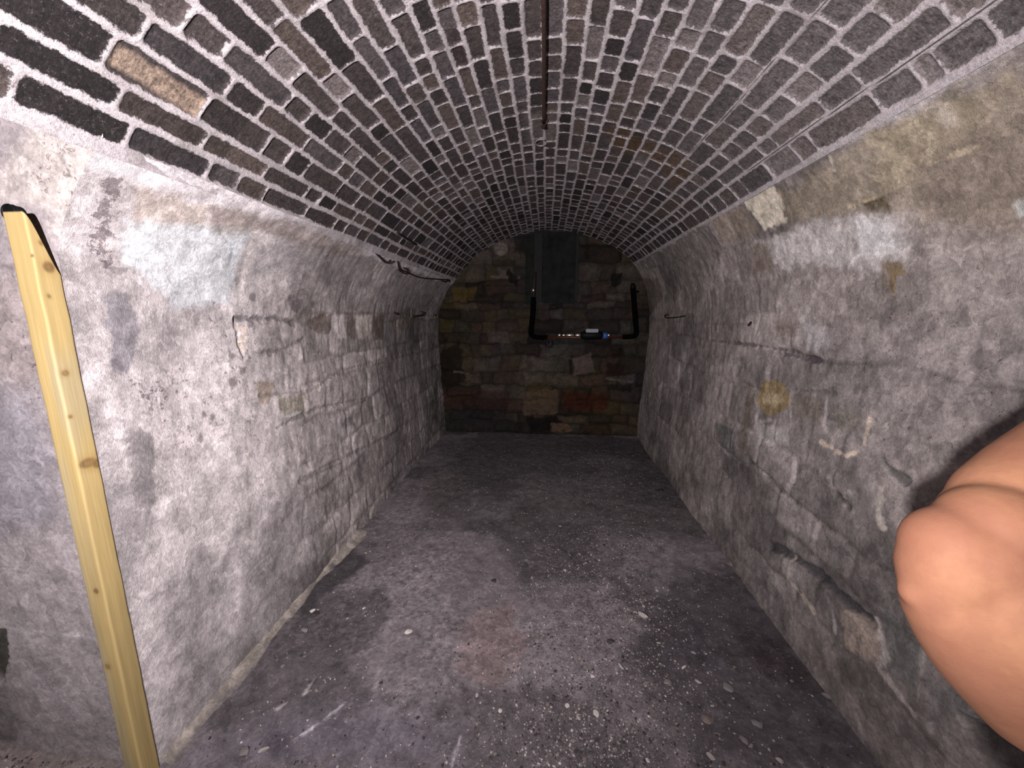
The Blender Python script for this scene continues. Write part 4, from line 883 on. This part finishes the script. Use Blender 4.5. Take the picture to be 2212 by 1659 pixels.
# fine gravel: one object
def gravel():
    ico = bmesh.new(); bmesh.ops.create_icosphere(ico, subdivisions=1, radius=1); bv = np.array([v.co[:] for v in ico.verts]); bf = np.array([[v.index for v in f.verts] for f in ico.faces]); ico.free()
    rs = np.random.RandomState(3); VV = []; FF = []; CC = []; n = 0; k = 0
    pal = [lin(126,119,119), lin(104,97,99), lin(146,138,136), lin(62,57,59), lin(112,98,95), lin(168,160,157), lin(84,79,81), lin(100,94,96)]
    while k < 22000:
        corner = k >= 21000
        if corner: x = rs.uniform(-2.3, -1.47); y = rs.uniform(0.55, 0.985)
        else:
            x = rs.uniform(-1.30, 1.18); y = 0.9+3.6*rs.rand()**1.6
            if rs.rand() > 0.10+in_fan(x, y)*(0.5+0.8*float(vn(np.array(x*5), np.array(y*5), 9))): continue
        r = min(0.0016+0.0038*rs.rand()**2.6+(0.002 if corner else 0), 0.009)
        sc = np.array([r*rs.uniform(0.7,1.4), r*rs.uniform(0.7,1.3), r*rs.uniform(0.5,0.8)]); th = rs.uniform(0, PI)
        v = bv*(1+0.25*(rs.rand(len(bv),1)-0.5))*sc; c_, s_ = math.cos(th), math.sin(th)
        v = np.stack([v[:,0]*c_-v[:,1]*s_+x, v[:,0]*s_+v[:,1]*c_+y, v[:,2]+float(floor_h(np.array(x), np.array(y)))+r*0.3], 1)
        VV.append(v); FF.append(bf+n); CC.append(np.repeat((pal[rs.randint(len(pal))]*rs.uniform(0.8,1.15))[None], len(bv), 0)); n += len(bv); k += 1
    V = np.vstack(VV); Fc = np.vstack(FF); me = bpy.data.meshes.new('gravel'); me.from_pydata(V.tolist(), [], Fc.tolist())
    at = me.color_attributes.new('col', 'FLOAT_COLOR', 'POINT'); at.data.foreach_set('color', np.concatenate([np.vstack(CC), np.ones((n,1))], 1).astype(np.float32).ravel())
    o = link('gravel', me, M_jamb); tag(o, 'fine grey grit and gravel spread over the dirt floor', 'gravel', kind='stuff')
gravel()

# ---------------------------------------------------------------- the bent arm reaching in from the right
def build_person():
    dep = 0.36
    def W(px, py, dz=0.0): return CAM+ray(px, py)*(dep+dz)
    base = np.array([0.92, 0.20, 0.0])                     # where the person stands, just outside the picture
    def limb(bm, P, R, seg=24):
        me = tube_mesh('tmp', P, R, seg, 0, 0, 6); bm.from_mesh(me); bpy.data.meshes.remove(me)
        for p_, r_ in ((P[0], R[0]), (P[-1], R[-1])): ball(bm, p_, r_*0.99, (1, 1, 1))
    def ball(bm, c, r, sc=(1, 1, 1)):
        g = bmesh.ops.create_icosphere(bm, subdivisions=3, radius=r)
        for v in g['verts']: v.co = Vector((v.co.x*sc[0], v.co.y*sc[1], v.co.z*sc[2]))+Vector(c)
    def finish(name, bm, mat, voxel, smooth, parent=None):
        me = bpy.data.meshes.new(name); bm.to_mesh(me); bm.free(); me.transform(Matrix.Translation(-Vector(base)))
        o = link(name, me, mat, parent) if parent else link(name, me, mat, loc=base)
        r = o.modifiers.new('remesh', 'REMESH'); r.mode = 'VOXEL'; r.voxel_size = voxel; r.use_smooth_shade = True
        q = o.modifiers.new('smooth', 'SMOOTH'); q.factor = 0.5; q.iterations = smooth
        return o
    A = lambda *p: np.array(p, float)
    fc = A(-0.8, -0.6, 0); sh = A(-0.6, 0.8, 0)            # facing, and towards the bent arm's shoulder
    def hand(bm, w0, fd, sd):                               # palm, four unequal curled fingers, thumb
        fd = fd/np.linalg.norm(fd); sd = sd-fd*(sd@fd); sd /= np.linalg.norm(sd); nd = np.cross(sd, fd)
        for k in range(4):
            limb(bm, [w0, w0+fd*0.05+nd*(k-1.5)*0.016, w0+fd*0.095+nd*(k-1.5)*0.021], [0.017, 0.014, 0.011], 14)
            L = [0.036, 0.042, 0.039, 0.030][k]; a = w0+fd*0.095+nd*(k-1.5)*0.021
            b1 = a+(fd*0.85-sd*0.4)*L; b2 = b1+(fd*0.4-sd*0.9)*L*0.75; b3 = b2+(-fd*0.3-sd*0.9)*L*0.55
            limb(bm, [a, b1, b2, b3], [0.0098, 0.0092, 0.0084, 0.0072], 14)
        t0 = w0+fd*0.025-nd*0.024; limb(bm, [t0, t0+fd*0.03-nd*0.020-sd*0.01, t0+fd*0.058-nd*0.018-sd*0.030, t0+fd*0.075-nd*0.008-sd*0.042], [0.013, 0.011, 0.0098, 0.008], 14)
    bm = bmesh.new()
    S1 = A(0.735, 0.43, 1.525); S2 = A(1.0, 0.07, 1.50)
    # bent arm: upper arm from the shoulder to the elbow, forearm back down to the belly
    limb(bm, [W(2120,1120,0.014), W(2170,1095,0.014), W(2250,1060,0.014), W(2360,1000,0.016), W(2480,940,0.02), S1], [0.034,0.044,0.052,0.056,0.058,0.062])
    limb(bm, [W(2100,1205), W(2140,1265), W(2200,1335), W(2330,1440), W(2480,1550), W(2620,1650), W(2700,1705)], [0.050,0.068,0.078,0.074,0.056,0.040,0.030])
    limb(bm, [W(2048,1265), W(2075,1310), W(2150,1400), W(2260,1500), W(2340,1565)], [0.036,0.043,0.052,0.058,0.046])
    ball(bm, W(2066,1188), 0.041); ball(bm, W(2062,1232), 0.042); ball(bm, W(2150,1150,-0.004), 0.044); ball(bm, W(1985,1280,0.004), 0.016)
    hand(bm, W(2700,1705), W(2700,1705)-W(2480,1550), -fc)
    # trunk, neck, head
    c = A(0.90, 0.22, 0)
    for o_ in (-0.055, 0.055):
        limb(bm, [c+sh*o_+A(0,0,0.93), c+sh*o_*0.8+A(0,0,1.10), c+sh*o_+A(0,0,1.32)+fc*0.01, c+sh*o_*1.3+A(0,0,1.45)], [0.115,0.105,0.115,0.085])
    limb(bm, [S1, c+A(0,0,1.52), S2], [0.060,0.065,0.060])
    limb(bm, [c+A(0,0,1.48), c+A(0,0,1.58), c+A(0,0,1.66)+fc*0.01], [0.070,0.055,0.058])
    hc = c+A(0,0,1.745)+fc*0.02
    ball(bm, hc, 0.1, (0.86,0.92,1.16)); ball(bm, hc+fc*0.035-A(0,0,0.055), 0.062, (0.85,0.9,0.95))
    limb(bm, [hc+fc*0.088+A(0,0,0.015), hc+fc*0.112-A(0,0,0.022)], [0.009,0.015], 12)                # nose
    for o_ in (-1, 1):
        ball(bm, hc+sh*o_*0.086-A(0,0,0.005), 0.028, (0.5,0.7,1.1)); limb(bm, [hc+fc*0.086+sh*o_*0.014+A(0,0,0.03), hc+fc*0.078+sh*o_*0.05+A(0,0,0.03)], [0.009,0.007], 10)
    limb(bm, [hc+fc*0.088+sh*0.022-A(0,0,0.058), hc+fc*0.097-A(0,0,0.056), hc+fc*0.088-sh*0.022-A(0,0,0.058)], [0.006,0.009,0.006], 10)  # lips
    # other arm hangs down, legs stand
    limb(bm, [S2, A(1.03,-0.02,1.22), A(1.0,0.0,0.98)], [0.058,0.044,0.028]); limb(bm, [A(1.03,-0.02,1.22), A(1.015,-0.01,1.12), A(1.0,0.0,0.98)], [0.042,0.042,0.028])
    hand(bm, A(1.0,0.0,0.97), A(-0.05,0.05,-1), A(-1,0,0))
    LEG = []
    for o_ in (-0.095, 0.095):
        P = [c+sh*o_+A(0,0,0.90), c+sh*o_*1.1+A(0,0,0.50), c+sh*o_*1.15-fc*0.01+A(0,0,0.36), c+sh*o_*1.2-fc*0.02+A(0,0,0.09)]; LEG.append(P)
        limb(bm, P, [0.092,0.058,0.055,0.038]); limb(bm, [P[-1]-fc*0.02-A(0,0,0.03), P[-1]+fc*0.16-A(0,0,0.055)], [0.040,0.026])
    m, nt, b = new_mat('skin'); v = objvec(nt)
    n1 = noise(nt, 14, 4, 0.55, v, 0.3); n2 = noise(nt, 120, 4, 0.6, v); n3 = noise(nt, 500, 2, 0.5, v)
    kc = mixc(nt, mrange(nt, n1, 0.35, 0.68, 0, 1, True), lin(110,74,57), lin(122,86,64))
    kc = mixc(nt, mrange(nt, n2, 0.4, 0.75, 0, 0.3), kc, lin(102,63,50))
    nt.links.new(kc, b.inputs['Base Color']); b.inputs['Roughness'].default_value = 0.75; b.inputs['Specular IOR Level'].default_value = 0.2
    b.inputs['Subsurface Weight'].default_value = 0.15; b.inputs['Subsurface Radius'].default_value = (0.012, 0.005, 0.003); b.inputs['Subsurface Scale'].default_value = 0.5
    bump(nt, b, math_n(nt, 'ADD', n2, math_n(nt, 'MULTIPLY', n3, 0.5)), 0.25, 0.001)
    o = finish('person', bm, m, 0.0030, 20)
    # clothes and hair
    bm = bmesh.new(); limb(bm, [c+A(0,0,0.93)+fc*0.01, c+A(0,0,1.15)+fc*0.012, c+A(0,0,1.32)+fc*0.02, c+A(0,0,1.46)+fc*0.01], [0.125,0.122,0.125,0.088])
    for o_ in (-0.058, 0.058): limb(bm, [c+sh*o_+A(0,0,0.92), c+sh*o_*0.9+A(0,0,1.10), c+sh*o_+A(0,0,1.32)+fc*0.01, c+sh*o_*1.3+A(0,0,1.44)], [0.128,0.118,0.127,0.096])
    limb(bm, [S1*0.93+W(2480,940,0.02)*0.07, c+A(0,0,1.51), S2], [0.072,0.074,0.070]); limb(bm, [S1, S1*0.72+W(2480,940,0.02)*0.28], [0.073,0.071]); limb(bm, [S2, S2*0.45+A(1.03,-0.02,1.22)*0.55], [0.068,0.060])
    finish('shirt', bm, plain('black_cotton', lin(30,30,33), 0.95, 0, 0.2, 80, 0.001, 0.1), 0.006, 6, o)
    bm = bmesh.new()
    for P in LEG: limb(bm, [P[0]+A(0,0,0.03), P[1], P[2], P[3]+A(0,0,0.02)], [0.112,0.078,0.074,0.062])
    limb(bm, [LEG[0][0]+A(0,0,0.04), LEG[1][0]+A(0,0,0.04)], [0.120,0.120]); finish('trousers', bm, plain('dark_denim', lin(42,48,62), 0.9, 0, 0.2, 80, 0.001, 0.1), 0.007, 6, o)
    for P in LEG:
        bm = bmesh.new(); limb(bm, [P[3]-fc*0.03-A(0,0,0.045), P[3]+fc*0.08-A(0,0,0.045), P[3]+fc*0.19-A(0,0,0.055)], [0.046,0.045,0.035]); limb(bm, [P[3]-A(0,0,0.04), P[3]+A(0,0,0.01)], [0.046,0.048])
        finish('shoe', bm, plain('brown_leather', lin(70,48,34), 0.6, 0, 0.2, 60), 0.005, 4, o)
    bm = bmesh.new(); ball(bm, hc-fc*0.018+A(0,0,0.022), 0.104, (0.90,0.95,1.12)); 
    bmesh.ops.bisect_plane(bm, geom=bm.verts[:]+bm.edges[:]+bm.faces[:], plane_co=Vector(hc+fc*0.055+A(0,0,0.055)), plane_no=Vector(fc*0.8-A(0,0,0.6)), clear_outer=True)
    bmesh.ops.holes_fill(bm, edges=[e for e in bm.edges if e.is_boundary], sides=0)
    finish('hair', bm, plain('brown_hair', lin(58,42,32), 0.8, 0, 0.4, 120, 0.003), 0.005, 4, o)
    tag(o, 'person at the right edge showing only a bare bent arm, elbow pointing left', 'person')
build_person()
